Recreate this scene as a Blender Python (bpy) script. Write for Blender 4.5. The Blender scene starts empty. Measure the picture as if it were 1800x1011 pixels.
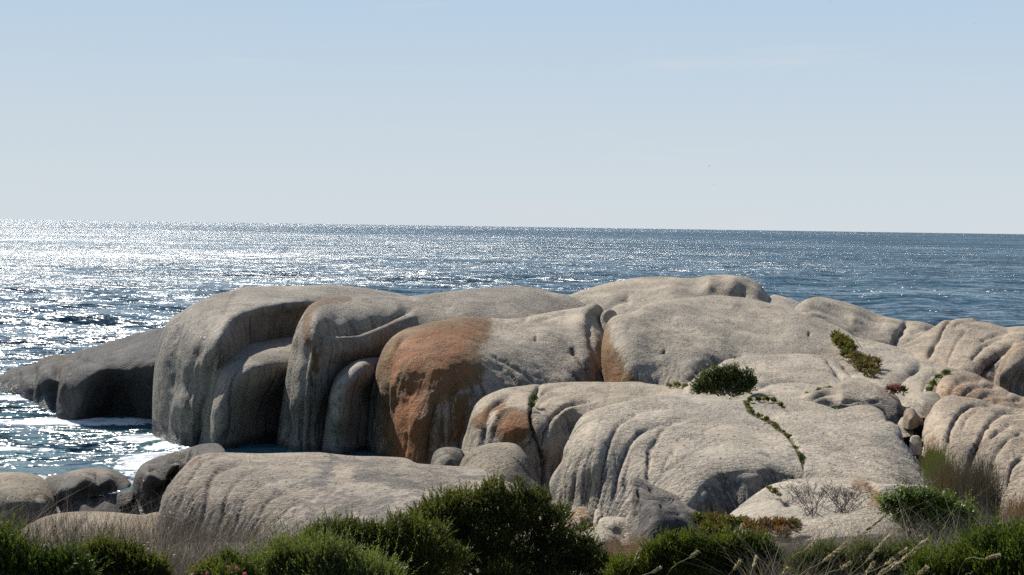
import bpy, math, random
import numpy as np
from mathutils import Vector, Matrix
R = math.radians
random.seed(7)
rng = np.random.default_rng(11)
scene = bpy.context.scene
COL = scene.collection

# ------------------------------------------------------------------ camera, sky, sun, exposure
F = 2400.0                      # focal length in pixels of an 1800 wide frame
CAM = np.array([0.0, 0.0, 12.0])
PITCH = math.atan(108.5 / F)
ROLL = 0.0147
SUN_EL, SUN_AZ = R(40), R(-35)  # azimuth measured from the view direction (+Y), negative = to the left
cd = bpy.data.cameras.new("camera"); cam = bpy.data.objects.new("camera", cd); COL.objects.link(cam)
cd.sensor_width = 36.0; cd.lens = 36.0 * F / 1800.0
cd.clip_start = 0.1; cd.clip_end = 40000
rot = Matrix.Rotation(R(90) - PITCH, 3, 'X') @ Matrix.Rotation(ROLL, 3, 'Z')
cam.matrix_world = Matrix.Translation(Vector(CAM)) @ rot.to_4x4()
scene.camera = cam
ROT = np.array(rot)
EXPOSURE = 0.3
CIRRUS = (.72, 0, .28)
w = bpy.data.worlds.new("World"); scene.world = w; w.use_nodes = True
wn = w.node_tree; wn.nodes.clear()
sky = wn.nodes.new('ShaderNodeTexSky'); sky.sky_type = 'NISHITA'; sky.sun_disc = False
sky.sun_elevation = SUN_EL; sky.sun_rotation = SUN_AZ
sky.altitude = 0; sky.air_density = 1.0; sky.dust_density = 0.6; sky.ozone_density = 2.0
bg = wn.nodes.new('ShaderNodeBackground'); bg.inputs['Strength'].default_value = 0.071
wo = wn.nodes.new('ShaderNodeOutputWorld')
# sea haze: the sky whitens towards the horizon, the same all the way round
tc = wn.nodes.new('ShaderNodeTexCoord'); sx = wn.nodes.new('ShaderNodeSeparateXYZ'); wn.links.new(tc.outputs['Generated'], sx.inputs[0])
def wnode(t, **k):
    n = wn.nodes.new(t)
    for a, b in k.items(): setattr(n, a, b)
    return n
def wramp(src, a, b, lo, hi):
    n = wnode('ShaderNodeMapRange', interpolation_type='SMOOTHSTEP'); wn.links.new(src, n.inputs['Value'])
    for k_, v_ in (('From Min', a), ('From Max', b), ('To Min', lo), ('To Max', hi)): n.inputs[k_].default_value = v_
    return n.outputs[0]
def wmix(f, a, b, blend='MIX'):
    n = wnode('ShaderNodeMix', data_type='RGBA', blend_type=blend)
    for inp, v in ((n.inputs[0], f), (n.inputs[6], a), (n.inputs[7], b)):
        if isinstance(v, bpy.types.NodeSocket): wn.links.new(v, inp)
        else: inp.default_value = v
    return n.outputs[2]
hazecol = wmix(wramp(sx.outputs[2], -.02, .25, 0.0, 1.0), (7.4, 8.15, 8.6, 1), (4.85, 6.75, 8.85, 1))
blue = wmix(1.0, sky.outputs[0], (0.86, 0.975, 1.10, 1), 'MULTIPLY')
air = wmix(wramp(sx.outputs[2], .16, .50, 1.0, 0.0), blue, hazecol)
# thin streaks of high cirrus
cm = wnode('ShaderNodeMapping'); cm.inputs['Scale'].default_value = (2.0, 2.0, 17.0); cm.inputs['Rotation'].default_value = (0, R(9), 0); cm.inputs['Location'].default_value = CIRRUS
cn = wnode('ShaderNodeTexNoise'); cn.inputs['Scale'].default_value = 1.5; cn.inputs['Detail'].default_value = 6; cn.inputs['Roughness'].default_value = .62
wn.links.new(tc.outputs['Generated'], cm.inputs[0]); wn.links.new(cm.outputs[0], cn.inputs['Vector'])
sky_out = wmix(wramp(cn.outputs[0], .56, .78, 0.0, .5), air, (8.3, 8.3, 8.5, 1))
wn.links.new(sky_out, bg.inputs['Color']); wn.links.new(bg.outputs[0], wo.inputs['Surface'])
sl = bpy.data.lights.new("sun", 'SUN'); sl.energy = 5.0; sl.angle = R(0.53); sl.color = (1.0, 0.955, 0.88)
sun = bpy.data.objects.new("sun", sl); COL.objects.link(sun)
SDIR = Vector((math.sin(SUN_AZ) * math.cos(SUN_EL), math.cos(SUN_AZ) * math.cos(SUN_EL), math.sin(SUN_EL)))
sun.rotation_euler = SDIR.to_track_quat('Z', 'Y').to_euler(); sun.location = (-30, 20, 60)
scene.view_settings.view_transform = 'Standard'; scene.view_settings.look = 'None'
scene.view_settings.gamma = 1.0; scene.view_settings.exposure = EXPOSURE
scene.view_settings.use_curve_mapping = False
scene.cycles.use_denoising = False
scene.cycles.max_bounces = 6; scene.cycles.diffuse_bounces = 3; scene.cycles.glossy_bounces = 2
scene.cycles.transmission_bounces = 3; scene.cycles.transparent_max_bounces = 4
scene.cycles.caustics_reflective = False; scene.cycles.caustics_refractive = False
scene.cycles.sample_clamp_direct = 12.0; scene.cycles.sample_clamp_indirect = 4.0

# ------------------------------------------------------------------ helpers
def ray(px, py):
    """world direction (scaled to dy = 1) of a photo pixel"""
    px = np.asarray(px, float); py = np.asarray(py, float)
    v = np.stack([(px - 900.0) / F, -(py - 505.5) / F, -np.ones_like(px)], -1)
    d = v @ ROT.T
    return d / d[..., 1:2]
def at(px, py, Y):
    return CAM + ray(px, py) * np.asarray(Y, float)[..., None]
def _hash(ix, iy, iz, seed):
    h = (ix * 374761393 + iy * 668265263 + iz * 2147483647 + seed * 1274126177) & 0xffffffff
    h = ((h ^ (h >> 13)) * 1274126177) & 0xffffffff
    h = ((h ^ (h >> 16)) * 2246822519) & 0xffffffff
    return ((h ^ (h >> 15)) & 0xffffff) / float(0xffffff)
def vnoise(p, seed=0):
    p = np.asarray(p, float); i = np.floor(p).astype(np.int64); f = p - i; f = f * f * (3 - 2 * f)
    r = 0
    for a in (0, 1):
        for b in (0, 1):
            for c in (0, 1):
                wgt = (f[..., 0] if a else 1 - f[..., 0]) * (f[..., 1] if b else 1 - f[..., 1]) * (f[..., 2] if c else 1 - f[..., 2])
                r = r + wgt * _hash(i[..., 0] + a, i[..., 1] + b, i[..., 2] + c, seed)
    return r * 2 - 1
def fbm(p, oct=4, seed=0, gain=0.5):
    s = 0; a = 1.0; p = np.asarray(p, float)
    for o in range(oct):
        s = s + a * vnoise(p * (2.03 ** o) + o * 17.3, seed + o); a *= gain
    return s
def tps(pts, vals, lam=1e-3, sc=100.0):
    P = np.asarray(pts, float) / sc; V = np.asarray(vals, float); n = len(P)
    def k(d2): return 0.5 * d2 * np.log(d2 + 1e-9)
    d2 = ((P[:, None] - P[None]) ** 2).sum(-1)
    A = np.zeros((n + 3, n + 3)); A[:n, :n] = k(d2) + lam * np.eye(n)
    A[:n, n] = 1; A[:n, n + 1:] = P; A[n, :n] = 1; A[n + 1:, :n] = P.T
    c = np.linalg.solve(A + 1e-9 * np.eye(n + 3), np.concatenate([V, np.zeros(3)]))
    def f(q):
        q = np.asarray(q, float) / sc
        r = c[n] + q @ c[n + 1:]
        for j in range(n):
            r = r + c[j] * k(((q - P[j]) ** 2).sum(-1))
        return r
    return f
def spline(pts, step=4.0):
    P = np.asarray(pts, float); out = []
    for i in range(len(P) - 1):
        p0 = P[max(i - 1, 0)]; p1 = P[i]; p2 = P[i + 1]; p3 = P[min(i + 2, len(P) - 1)]
        n = max(2, int(np.hypot(*(p2 - p1)) / step))
        for t in np.linspace(0, 1, n, endpoint=False):
            out.append(0.5 * (2 * p1 + (p2 - p0) * t + (2 * p0 - 5 * p1 + 4 * p2 - p3) * t * t + (3 * p1 - p0 - 3 * p2 + p3) * t ** 3))
    out.append(P[-1]); return np.array(out)
def pdist(q, poly, closed=False):
    """distance, signed side, nearest point and position (0..1) along a polyline, for points q"""
    P = np.asarray(poly, float)
    if closed: P = np.vstack([P, P[:1]])
    seg = np.hypot(*(P[1:] - P[:-1]).T); cum = np.concatenate([[0], np.cumsum(seg)]); tot = cum[-1] + 1e-9
    best = np.full(len(q), 1e18); side = np.zeros(len(q)); near = np.zeros_like(q); par = np.zeros(len(q))
    for i in range(len(P) - 1):
        d = P[i + 1] - P[i]; L2 = d @ d + 1e-12
        rel = q - P[i]
        t = np.clip(rel @ d / L2, 0, 1)
        n = P[i] + t[:, None] * d
        e = ((q - n) ** 2).sum(-1)
        m = e < best - 1e-9
        best[m] = e[m]; near[m] = n[m]; par[m] = ((cum[i] + t * seg[i]) / tot)[m]
        cr = -(d[0] * rel[:, 1] - d[1] * rel[:, 0]) / math.sqrt(L2)
        side[m] = cr[m]
    return np.sqrt(best), np.where(side < 0, -1.0, 1.0), near, par
def inside(q, poly):
    P = np.asarray(poly, float); Q = np.roll(P, -1, 0); r = np.zeros(len(q), bool)
    for a, b in zip(P, Q):
        if a[1] == b[1]: continue
        c = (a[1] > q[:, 1]) != (b[1] > q[:, 1])
        xi = (b[0] - a[0]) * (q[:, 1] - a[1]) / (b[1] - a[1]) + a[0]
        r ^= c & (q[:, 0] < xi)
    return r
def mesh_np(name, verts, faces, smooth=True, tint=None, attr='tint'):
    """faces: list of int arrays (n,3) and/or (n,4)"""
    me = bpy.data.meshes.new(name); verts = np.asarray(verts, np.float32)
    if not isinstance(faces, list): faces = [faces]
    faces = [np.asarray(f, np.int32) for f in faces if len(f)]
    me.vertices.add(len(verts)); me.vertices.foreach_set('co', verts.ravel())
    nl = sum(f.size for f in faces); npoly = sum(len(f) for f in faces)
    me.loops.add(nl); me.loops.foreach_set('vertex_index', np.concatenate([f.ravel() for f in faces]))
    me.polygons.add(npoly)
    tot = np.concatenate([np.full(len(f), f.shape[1], np.int32) for f in faces])
    st = np.concatenate([[0], np.cumsum(tot)[:-1]]).astype(np.int32)
    me.polygons.foreach_set('loop_start', st)
    me.polygons.foreach_set('use_smooth', np.full(npoly, smooth, bool))
    me.update(calc_edges=True)
    if tint is not None:
        a = me.attributes.new(attr, 'FLOAT_COLOR', 'POINT')
        t = np.ones((len(verts), 4), np.float32); t[:, :tint.shape[1]] = tint
        a.data.foreach_set('color', t.ravel())
    me.validate()
    return me
def obj(name, me, mat=None, parent=None, loc=None, **props):
    o = bpy.data.objects.new(name, me)
    if mat is not None and me is not None: me.materials.append(mat)
    COL.objects.link(o)
    if parent is not None: o.parent = parent
    if loc is not None: o.location = loc
    for k, v in props.items(): o[k] = v
    return o
def thing(name, loc, label, category, group=None):
    o = bpy.data.objects.new(name, None); COL.objects.link(o); o.location = loc
    o.empty_display_size = 0.2
    o['label'] = label; o['category'] = category
    if group: o['group'] = group
    return o

# ------------------------------------------------------------------ materials
def newmat(name):
    m = bpy.data.materials.new(name); m.use_nodes = True; nt = m.node_tree; nt.nodes.clear()
    return m, nt, NB(nt)
class NB:
    def __init__(s, nt): s.nt = nt
    def __call__(s, typ, ins=None, **props):
        n = s.nt.nodes.new(typ)
        for k, v in props.items(): setattr(n, k, v)
        for k, v in (ins or {}).items(): s.put(n.inputs[k], v)
        return n
    def put(s, inp, v):
        if isinstance(v, bpy.types.NodeSocket): s.nt.links.new(v, inp)
        elif isinstance(v, bpy.types.Node): s.nt.links.new(v.outputs[0], inp)
        else: inp.default_value = v
    def math(s, op, a, b=0.0, c=0.0, clamp=False):
        n = s.nt.nodes.new('ShaderNodeMath'); n.operation = op; n.use_clamp = clamp
        s.put(n.inputs[0], a); s.put(n.inputs[1], b); s.put(n.inputs[2], c); return n.outputs[0]
    def noise(s, vec, scale, detail=4, rough=0.55, dist=0.0, col=False):
        n = s('ShaderNodeTexNoise', {'Vector': vec, 'Scale': scale, 'Detail': detail, 'Roughness': rough, 'Distortion': dist})
        return n.outputs['Color'] if col else n.outputs[0]
    def scale(s, vec, xyz, off=(0, 0, 0)):
        return s('ShaderNodeMapping', {'Vector': vec, 'Scale': xyz, 'Location': off}).outputs[0]
    def ramp(s, f, a, b, lo=0.0, hi=1.0, smooth=True):
        n = s('ShaderNodeMapRange', {'Value': f, 'From Min': a, 'From Max': b, 'To Min': lo, 'To Max': hi}, clamp=True)
        if smooth: n.interpolation_type = 'SMOOTHSTEP'
        return n.outputs[0]
    def mix(s, f, a, b, blend='MIX'):
        n = s('ShaderNodeMix', data_type='RGBA', blend_type=blend, clamp_factor=True)
        s.put(n.inputs[0], f)
        for i, v in ((6, a), (7, b)):
            if isinstance(v, tuple) and len(v) == 3: v = (*v, 1.0)
            s.put(n.inputs[i], v)
        return n.outputs[2]
    def out(s, sh): s.put(s.nt.nodes.new('ShaderNodeOutputMaterial').inputs['Surface'], sh)

def make_rock_material(name='granite', tone=(1, 1, 1)):
    m, nt, N = newmat(name)
    geo = N('ShaderNodeNewGeometry'); pos = geo.outputs['Position']; nrm = geo.outputs['Normal']
    at_ = N('ShaderNodeAttribute', attribute_name='paint'); sep = N('ShaderNodeSeparateColor', {'Color': at_.outputs['Color']})
    lich, dark, moss = sep.outputs[0], sep.outputs[1], sep.outputs[2]
    alpha = at_.outputs['Alpha']; runs = N.ramp(alpha, .5, .0, smooth=False); salt = N.ramp(alpha, .5, 1.0, smooth=False)
    nz = N('ShaderNodeSeparateXYZ', {0: nrm}).outputs[2]
    big = N.noise(pos, 0.35, 5, 0.6); med = N.noise(pos, 2.2, 5, 0.65); fine = N.noise(pos, 26.0, 3, 0.7); mid2 = N.noise(pos, 9.0, 4, 0.7)
    c = N.mix(N.ramp(big, .35, .65), (0.40, 0.335, 0.25), (0.52, 0.44, 0.33))
    c = N.mix(N.math('MULTIPLY', N.ramp(med, .48, .66), 0.5), c, (0.25, 0.215, 0.172))
    grey = N.ramp(N.noise(pos, .22, 5, .62, .5), .42, .58)
    c = N.mix(N.math('MULTIPLY', grey, .45), c, (0.33, 0.298, 0.245))
    blot = N.ramp(N.noise(N.scale(pos, (1, 1, 1.6)), 1.0, 7, .7, .7), .60, .66)
    c = N.mix(N.math('MULTIPLY', blot, .5), c, (0.18, 0.165, 0.148))
    c = N.mix(1.0, c, N.mix(fine, (0.72, 0.71, 0.70), (1.26, 1.26, 1.26)), 'MULTIPLY')
    c = N.mix(1.0, c, N.mix(N.ramp(mid2, .3, .7), (0.76, 0.76, 0.77), (1.2, 1.19, 1.17)), 'MULTIPLY')
    # faint rusty blush and greenish algae
    c = N.mix(N.math('MULTIPLY', N.ramp(N.noise(pos, 0.8, 4), .56, .75), .42), c, (0.37, 0.27, 0.19))
    # rain streaks that run down the steep faces
    run = N.noise(N.scale(pos, (3.2, 3.2, 0.15)), 1.0, 5, 0.7, 0.3)
    steep = N.ramp(nz, 0.75, 0.35)
    c = N.mix(N.math('MULTIPLY', N.math('MULTIPLY', N.math('MULTIPLY', N.ramp(run, .5, .6), steep), N.ramp(big, .42, .6, .25, 1.0)), .6), c, (0.085, 0.085, 0.082))
    c = N.mix(N.math('MULTIPLY', N.math('MULTIPLY', N.ramp(run, .46, .33), steep), .35), c, (0.42, 0.40, 0.36))
    # runnels traced down the slope: dark films and pale salt lines
    c = N.mix(N.math('MULTIPLY', runs, .95), c, (0.075, 0.07, 0.066))
    c = N.mix(N.math('MULTIPLY', salt, .6), c, (0.47, 0.42, 0.345))
    # dark patches painted per rock: weathering, plus shade in hollows and on shaded faces
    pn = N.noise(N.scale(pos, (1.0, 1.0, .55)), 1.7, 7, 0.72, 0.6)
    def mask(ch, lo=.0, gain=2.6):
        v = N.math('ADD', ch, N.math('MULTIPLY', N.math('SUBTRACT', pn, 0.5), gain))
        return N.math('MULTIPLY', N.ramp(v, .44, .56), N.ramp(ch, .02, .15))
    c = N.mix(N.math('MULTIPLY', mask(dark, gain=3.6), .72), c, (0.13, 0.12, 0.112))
    # lichen: brown, ochre and orange-red
    ln = N.noise(N.scale(pos, (3.2, 3.2, 1.0)), 2.2, 8, .74, .5)
    lv = N.math('ADD', lich, N.math('MULTIPLY', N.math('SUBTRACT', ln, 0.5), 2.4)); lmask = N.math('MULTIPLY', N.ramp(lv, .46, .53), N.ramp(lich, .02, .12))
    hair = N.noise(N.scale(pos, (5, 5, 1.1)), 1.6, 5, 0.75)
    orf = N.ramp(N.math('ADD', lich, N.math('MULTIPLY', N.math('SUBTRACT', N.noise(N.scale(pos, (1, 1, .35)), 1.1, 5), .5), 1.5)), 0.85, 1.8)
    lc = N.mix(orf, (0.225, 0.125, 0.046), (0.36, 0.12, 0.028))
    lc = N.mix(N.ramp(hair, .5, .68), lc, (0.13, 0.075, 0.04))
    lc = N.mix(N.math('MULTIPLY', N.ramp(hair, .42, .32), .4), lc, (0.30, 0.25, 0.18))
    lc = N.mix(1.0, lc, N.mix(fine, (0.6, .6, .6), (1.4, 1.4, 1.4)), 'MULTIPLY')
    c = N.mix(N.math('MULTIPLY', lmask, .93), c, lc)
    c = N.mix(mask(moss), c, (0.13, 0.115, 0.045))
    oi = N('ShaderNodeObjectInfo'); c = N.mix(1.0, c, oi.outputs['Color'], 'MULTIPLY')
    # tide band: wet black film just above the water
    pz = N('ShaderNodeSeparateXYZ', {0: pos}).outputs[2]
    wet = N.ramp(N.math('MULTIPLY_ADD', N.math('SUBTRACT', pn, .5), 1.6, pz), .75, .35)
    c = N.mix(N.math('MULTIPLY', wet, .8), c, (0.035, 0.037, 0.036))
    # mica glints: few small crystal faces turned every which way
    vor = N('ShaderNodeTexVoronoi', {'Vector': pos, 'Scale': 13.0, 'Randomness': 1.0}, feature='F1')
    vs = N('ShaderNodeSeparateColor', {'Color': vor.outputs['Color']})
    glint = N.ramp(vs.outputs[0], .965, .97)
    tilt = N('ShaderNodeVectorMath', {0: vor.outputs['Color'], 1: (.5, .5, .5)}, operation='SUBTRACT').outputs[0]
    tilt = N('ShaderNodeVectorMath', {0: tilt, 'Scale': N.math('MULTIPLY', glint, 1.1)}, operation='SCALE').outputs[0]
    ridge = N.math('ABSOLUTE', N.math('SUBTRACT', N.noise(N.scale(pos, (1, 1, 1.5)), 3.2, 5, .6, .4), .5))
    pit = N.math('MULTIPLY', N.ramp(N.noise(pos, 6.5, 3, .55), .56, .72), -.38)
    rg = N.ramp(N.noise(pos, .45, 4), .38, .62, .3, 1.0)
    h = N.math('ADD', N.math('MULTIPLY', ridge, 1.5), N.math('ADD', pit, N.math('MULTIPLY', N.noise(pos, 7.5, 6, .68), .75)))
    h = N.math('MULTIPLY', h, rg)
    bump = N('ShaderNodeBump', {'Height': h, 'Strength': 1.0, 'Distance': 0.15})
    nn = N('ShaderNodeVectorMath', {0: bump.outputs[0], 1: tilt}, operation='ADD').outputs[0]
    nn = N('ShaderNodeVectorMath', {0: nn}, operation='NORMALIZE').outputs[0]
    rough = N.math('SUBTRACT', N.math('MULTIPLY_ADD', wet, -.45, 0.86), N.math('MULTIPLY', glint, 0.3))
    b = N('ShaderNodeBsdfPrincipled', {'Base Color': c, 'Roughness': rough, 'Normal': nn})
    b.inputs['Specular IOR Level'].default_value = 0.35
    N.out(b); return m
ROCK = make_rock_material()

def leaf_material(name, trans=0.45, rough=0.5, spec=0.3, tt=(1.25, 1.22, 0.6)):
    m, nt, N = newmat(name)
    a = N('ShaderNodeAttribute', attribute_name='tint')
    b = N('ShaderNodeBsdfPrincipled', {'Base Color': a.outputs['Color'], 'Roughness': rough})
    b.inputs['Specular IOR Level'].default_value = spec
    tcol = N.mix(1.0, a.outputs['Color'], tt, 'MULTIPLY')
    t = N('ShaderNodeBsdfTranslucent', {'Color': tcol})
    x = N('ShaderNodeMixShader', {0: trans, 1: b.outputs[0], 2: t.outputs[0]})
    N.out(x); return m
LEAF = leaf_material('leaf'); GLOSSY = leaf_material('glossy_leaf', .32, .42, .35); DRY = leaf_material('dry_blade', .25, .6, .3, (1.15, 1.05, .9))
def plain_material(name, col, rough=.7, nscale=8.0, var=.35):
    m, nt, N = newmat(name)
    pos = N('ShaderNodeNewGeometry').outputs['Position']
    n = N.noise(pos, nscale, 4)
    c = N.mix(1.0, (*col, 1.0), N.mix(n, (1 - var,) * 3, (1 + var,) * 3), 'MULTIPLY')
    N.out(N('ShaderNodeBsdfPrincipled', {'Base Color': c, 'Roughness': rough})); return m
BARK = plain_material('bark', (.10, .075, .055)); FEATHER = plain_material('dark_feather', (.05, .05, .052)); TWIG = plain_material('dead_twig', (.19, .16, .14))

# ------------------------------------------------------------------ ground
GP = [(0, 0, 10.3), (-20, 0, 10.2), (25, 0, 10.4), (0, 14, 8.1), (-9, 14, 8.0), (9, 14, 8.3), (0, 22, 6.1), (-6, 25, 6.1), (-10, 25, 5.9), (-15, 27, 4.6), (9, 20, 7.35), (14, 22, 7.1), (10, 26, 6.2), (2, 25, 5.7),
      (-12, 43, 1.5), (-4, 43, 1.6), (4, 37, 3.3), (14, 36, 4.4), (10, 31, 5.3), (17, 31, 5.4), (4, 31, 4.7), (-20, 46, .3), (-27, 55, -1.2), (-15, 56, -1.2), (-13, 66, -2), (-4, 62, -.2), (4, 60, 1.2), (14, 52, 3.0),
      (24, 50, 3.4), (10, 75, 2.2), (22, 75, 2.8), (0, 80, 0), (-28, 75, -4), (-22, 95, -4), (0, 105, -3), (25, 100, 0), (25, 118, -4), (60, 118, -4), (60, 80, 2), (-60, 60, -4),
      (-60, 20, 2), (60, 20, 8), (60, -30, 14), (-60, -30, 10), (0, -30, 13)]
_g = tps([p[:2] for p in GP], [p[2] for p in GP], lam=.02, sc=20.)
def gz(x, y):
    q = np.stack([np.asarray(x, float), np.asarray(y, float)], -1)
    return _g(q)
def build_ground():
    xs = np.linspace(-60, 60, 151); ys = np.linspace(-30, 120, 201)
    X, Y = np.meshgrid(xs, ys); Z = gz(X, Y)
    Z = Z + .12 * fbm(np.stack([X * .5, Y * .5, Z * 0], -1), 3, 5)
    n = len(xs); idx = np.arange(X.size).reshape(X.shape)
    f = np.stack([idx[:-1, :-1], idx[:-1, 1:], idx[1:, 1:], idx[1:, :-1]], -1).reshape(-1, 4)
    me = mesh_np('ground', np.stack([X, Y, Z], -1).reshape(-1, 3), f)
    m, nt, N = newmat('heath_soil')
    pos = N('ShaderNodeNewGeometry').outputs['Position']
    c = N.mix(N.ramp(N.noise(pos, 1.1, 6), .4, .62), (0.10, 0.075, 0.05), (0.21, 0.175, 0.13))
    c = N.mix(N.ramp(N.noise(pos, 6., 5), .5, .7), c, (0.055, 0.05, 0.025))
    bp = N('ShaderNodeBump', {'Height': N.noise(pos, 9., 6, .7), 'Strength': 1., 'Distance': .12})
    N.out(N('ShaderNodeBsdfPrincipled', {'Base Color': c, 'Roughness': .95, 'Normal': bp}))
    obj('ground', me, m, kind='structure')
build_ground()
def build_unseen_hill():  # added slope behind the camera, unseen, cuts sky light on camera-facing rock
    xs = np.linspace(-260, 260, 105); ys = np.linspace(-160, -24, 40)
    X, Y = np.meshgrid(xs, ys); t = (-24 - Y)
    Z = 10.5 + t * .22 + 5 * fbm(np.stack([X / 40, Y / 40, X * 0], -1), 4, 9) * np.clip(t / 30, 0, 1)
    idx = np.arange(X.size).reshape(X.shape)
    f = np.stack([idx[:-1, :-1], idx[:-1, 1:], idx[1:, 1:], idx[1:, :-1]], -1).reshape(-1, 4)
    m, nt, N = newmat('unseen_hill_heath'); pos = N('ShaderNodeNewGeometry').outputs['Position']
    c = N.mix(N.ramp(N.noise(pos, .5, 6), .4, .62), (0.045, 0.055, 0.02), (0.13, 0.11, 0.07))
    N.out(N('ShaderNodeBsdfPrincipled', {'Base Color': c, 'Roughness': .95}))
    obj('unseen_hill', mesh_np('unseen_hill', np.stack([X, Y, Z], -1).reshape(-1, 3), f), m, kind='structure')
build_unseen_hill()
# ------------------------------------------------------------------ sea
def build_sea():
    fr = 1365.0
    ys = [30.0]
    while ys[-1] < 16000:
        y = ys[-1]; ys.append(y + max(.16, y * y / (12 * fr) * 1.0))
    ys = np.array(ys); th = np.linspace(R(-31), R(31), 560)
    Y = np.repeat(ys[:, None], len(th), 1); X = Y * np.tan(th)[None]
    dy = np.gradient(ys)[:, None]
    Z = np.zeros_like(X); DX = np.zeros_like(X)
    r = np.random.default_rng(5)
    for k in range(46):
        lam = 0.55 * (38.0 / 0.55) ** (k / 45.0)
        ang = R(-90) + r.normal(0, .55) + R(18)
        kx, ky = 2 * math.pi / lam * math.cos(ang), 2 * math.pi / lam * math.sin(ang)
        amp = 0.0085 * lam ** 0.92 * r.uniform(.6, 1.3)
        fade = np.clip((lam - 2.2 * dy * abs(math.sin(ang))) / lam, 0, 1)
        ph = kx * X + ky * Y + r.uniform(0, 6.28)
        Z += amp * fade * (np.sin(ph) + .25 * np.sin(2 * ph + .6))
    grp = .75 + .55 * fbm(np.stack([X / 60, Y / 40, X * 0], -1), 2, 3)
    Z *= np.clip(grp, .3, 1.5)
    idx = np.arange(X.size).reshape(X.shape)
    f = np.stack([idx[:-1, :-1], idx[:-1, 1:], idx[1:, 1:], idx[1:, :-1]], -1).reshape(-1, 4)
    me = mesh_np('sea', np.stack([X, Y, Z], -1).reshape(-1, 3), f)
    m, nt, N = newmat('sea_water')
    geo = N('ShaderNodeNewGeometry'); pos = geo.outputs['Position']
    px = N('ShaderNodeSeparateXYZ', {0: pos})
    def slope(sx, sy, amp, off, detail=2):
        v = N.scale(pos, (1 / sx, 1 / sy, 0.0), off)
        c = N.noise(v, 1.0, detail, .6, 0.0, col=True)
        c = N('ShaderNodeVectorMath', {0: c, 1: (.5, .5, .5)}, operation='SUBTRACT').outputs[0]
        return N('ShaderNodeVectorMath', {0: c, 1: (amp * 1.9, amp * 1.05, 0)}, operation='MULTIPLY').outputs[0]
    def vadd(a, b): return N('ShaderNodeVectorMath', {0: a, 1: b}, operation='ADD').outputs[0]
    s = vadd(vadd(vadd(slope(.45, .28, 1.1, (3, 1, 0)), slope(2.0, .9, 1.8, (7, 5, 0))), vadd(slope(11, 4, 1.4, (1, 9, 0)), slope(60, 30, .6, (11, 2, 0), 3))), slope(240, 130, .6, (5, 3, 0), 4))
    # wind patches: rougher and calmer water
    patch = N.noise(N.scale(pos, (1 / 420, 1 / 95, 0), (.37, .6, 0)), 1.0, 4, .55)
    gain = N.ramp(patch, .36, .6, .7, 1.05)
    # lulls: two long calm streaks lying parallel to the shore
    warp = N.math('MULTIPLY_ADD', N.math('SUBTRACT', N.noise(N.scale(pos, (1 / 90, 1 / 30, 0)), 1., 4, .6), .5), 110., px.outputs[1])
    lull = N.math('MULTIPLY', N.ramp(warp, 168, 182), N.ramp(warp, 262, 238))
    warp2 = N.math('MULTIPLY_ADD', N.math('SUBTRACT', N.noise(N.scale(pos, (1 / 900, 1 / 500, 0)), 1., 4, .6), .5), 1200., px.outputs[1])
    lull2 = N.math('MULTIPLY', N.ramp(warp2, 1500, 1750), N.ramp(warp2, 4200, 3600))
    calm = N.math('MULTIPLY_ADD', lull, .85, N.math('MULTIPLY', lull2, .5))
    gain = N.math('MULTIPLY', gain, N.math('SUBTRACT', 1.0, N.math('MULTIPLY', calm, .25)))
    bias = N('ShaderNodeCombineXYZ', {0: N.math('MULTIPLY_ADD', calm, .30, -.19), 1: N.math('MULTIPLY_ADD', calm, .02, -.29), 2: 0.0}).outputs[0]
    s = N('ShaderNodeVectorMath', {0: s, 'Scale': gain}, operation='SCALE').outputs[0]; s = vadd(s, bias)
    nn = N('ShaderNodeVectorMath', {0: vadd(geo.outputs['Normal'], s)}, operation='NORMALIZE').outputs[0]
    near = N.ramp(px.outputs[1], 140, 55)
    tv = N.math('MULTIPLY', near, N.ramp(N.noise(N.scale(pos, (.09, .16, 0)), 1., 3), .38, .6))
    c = N.mix(tv, (0.055, 0.108, 0.138), (0.015, 0.105, 0.115))
    # foam: lace on the shore and a few whitecaps
    def blob(x, y, rx, ry):
        a = N.math('DIVIDE', N.math('SUBTRACT', px.outputs[0], x), rx); b = N.math('DIVIDE', N.math('SUBTRACT', px.outputs[1], y), ry)
        return N.ramp(N.math('ADD', N.math('MULTIPLY', a, a), N.math('MULTIPLY', b, b)), 1.0, 0.0)
    shore = 0.0
    for bx in FOAM: shore = N.math('MAXIMUM', shore, blob(*bx))
    lace = N.noise(N.scale(pos, (1, .7, 0)), 1.1, 6, .7, .8)
    fm = N.ramp(N.math('ADD', lace, N.math('MULTIPLY', shore, .42)), .70, .86)
    caps = N.math('MULTIPLY', N.ramp(N.noise(N.scale(pos, (.22, .5, 0)), 1., 6, .72, .5), .70, .76), .7)
    foam = N.math('MAXIMUM', fm, caps)
    c = N.mix(foam, c, (0.78, 0.8, 0.8))
    b = N('ShaderNodeBsdfPrincipled', {'Base Color': c, 'Roughness': N.math('MULTIPLY_ADD', foam, .6, .18), 'Normal': nn, 'IOR': 1.333})
    N.out(b)
    obj('sea', me, m, kind='structure')
FOAM = [(-17.2, 66, 2.6, 4.5), (-16.4, 61, 2.2, 2.6), (-15.6, 56.8, 1.6, 2.0), (-18.5, 73, 1.6, 2.0), (-26, 82, 8.0, 2.2), (-20.5, 76, 1.8, 3.0), (-30, 72, 9, 1.2), (-33, 90, 4.5, 1.5), (-22, 62.5, 5, 1.4)]
build_sea()

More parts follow.
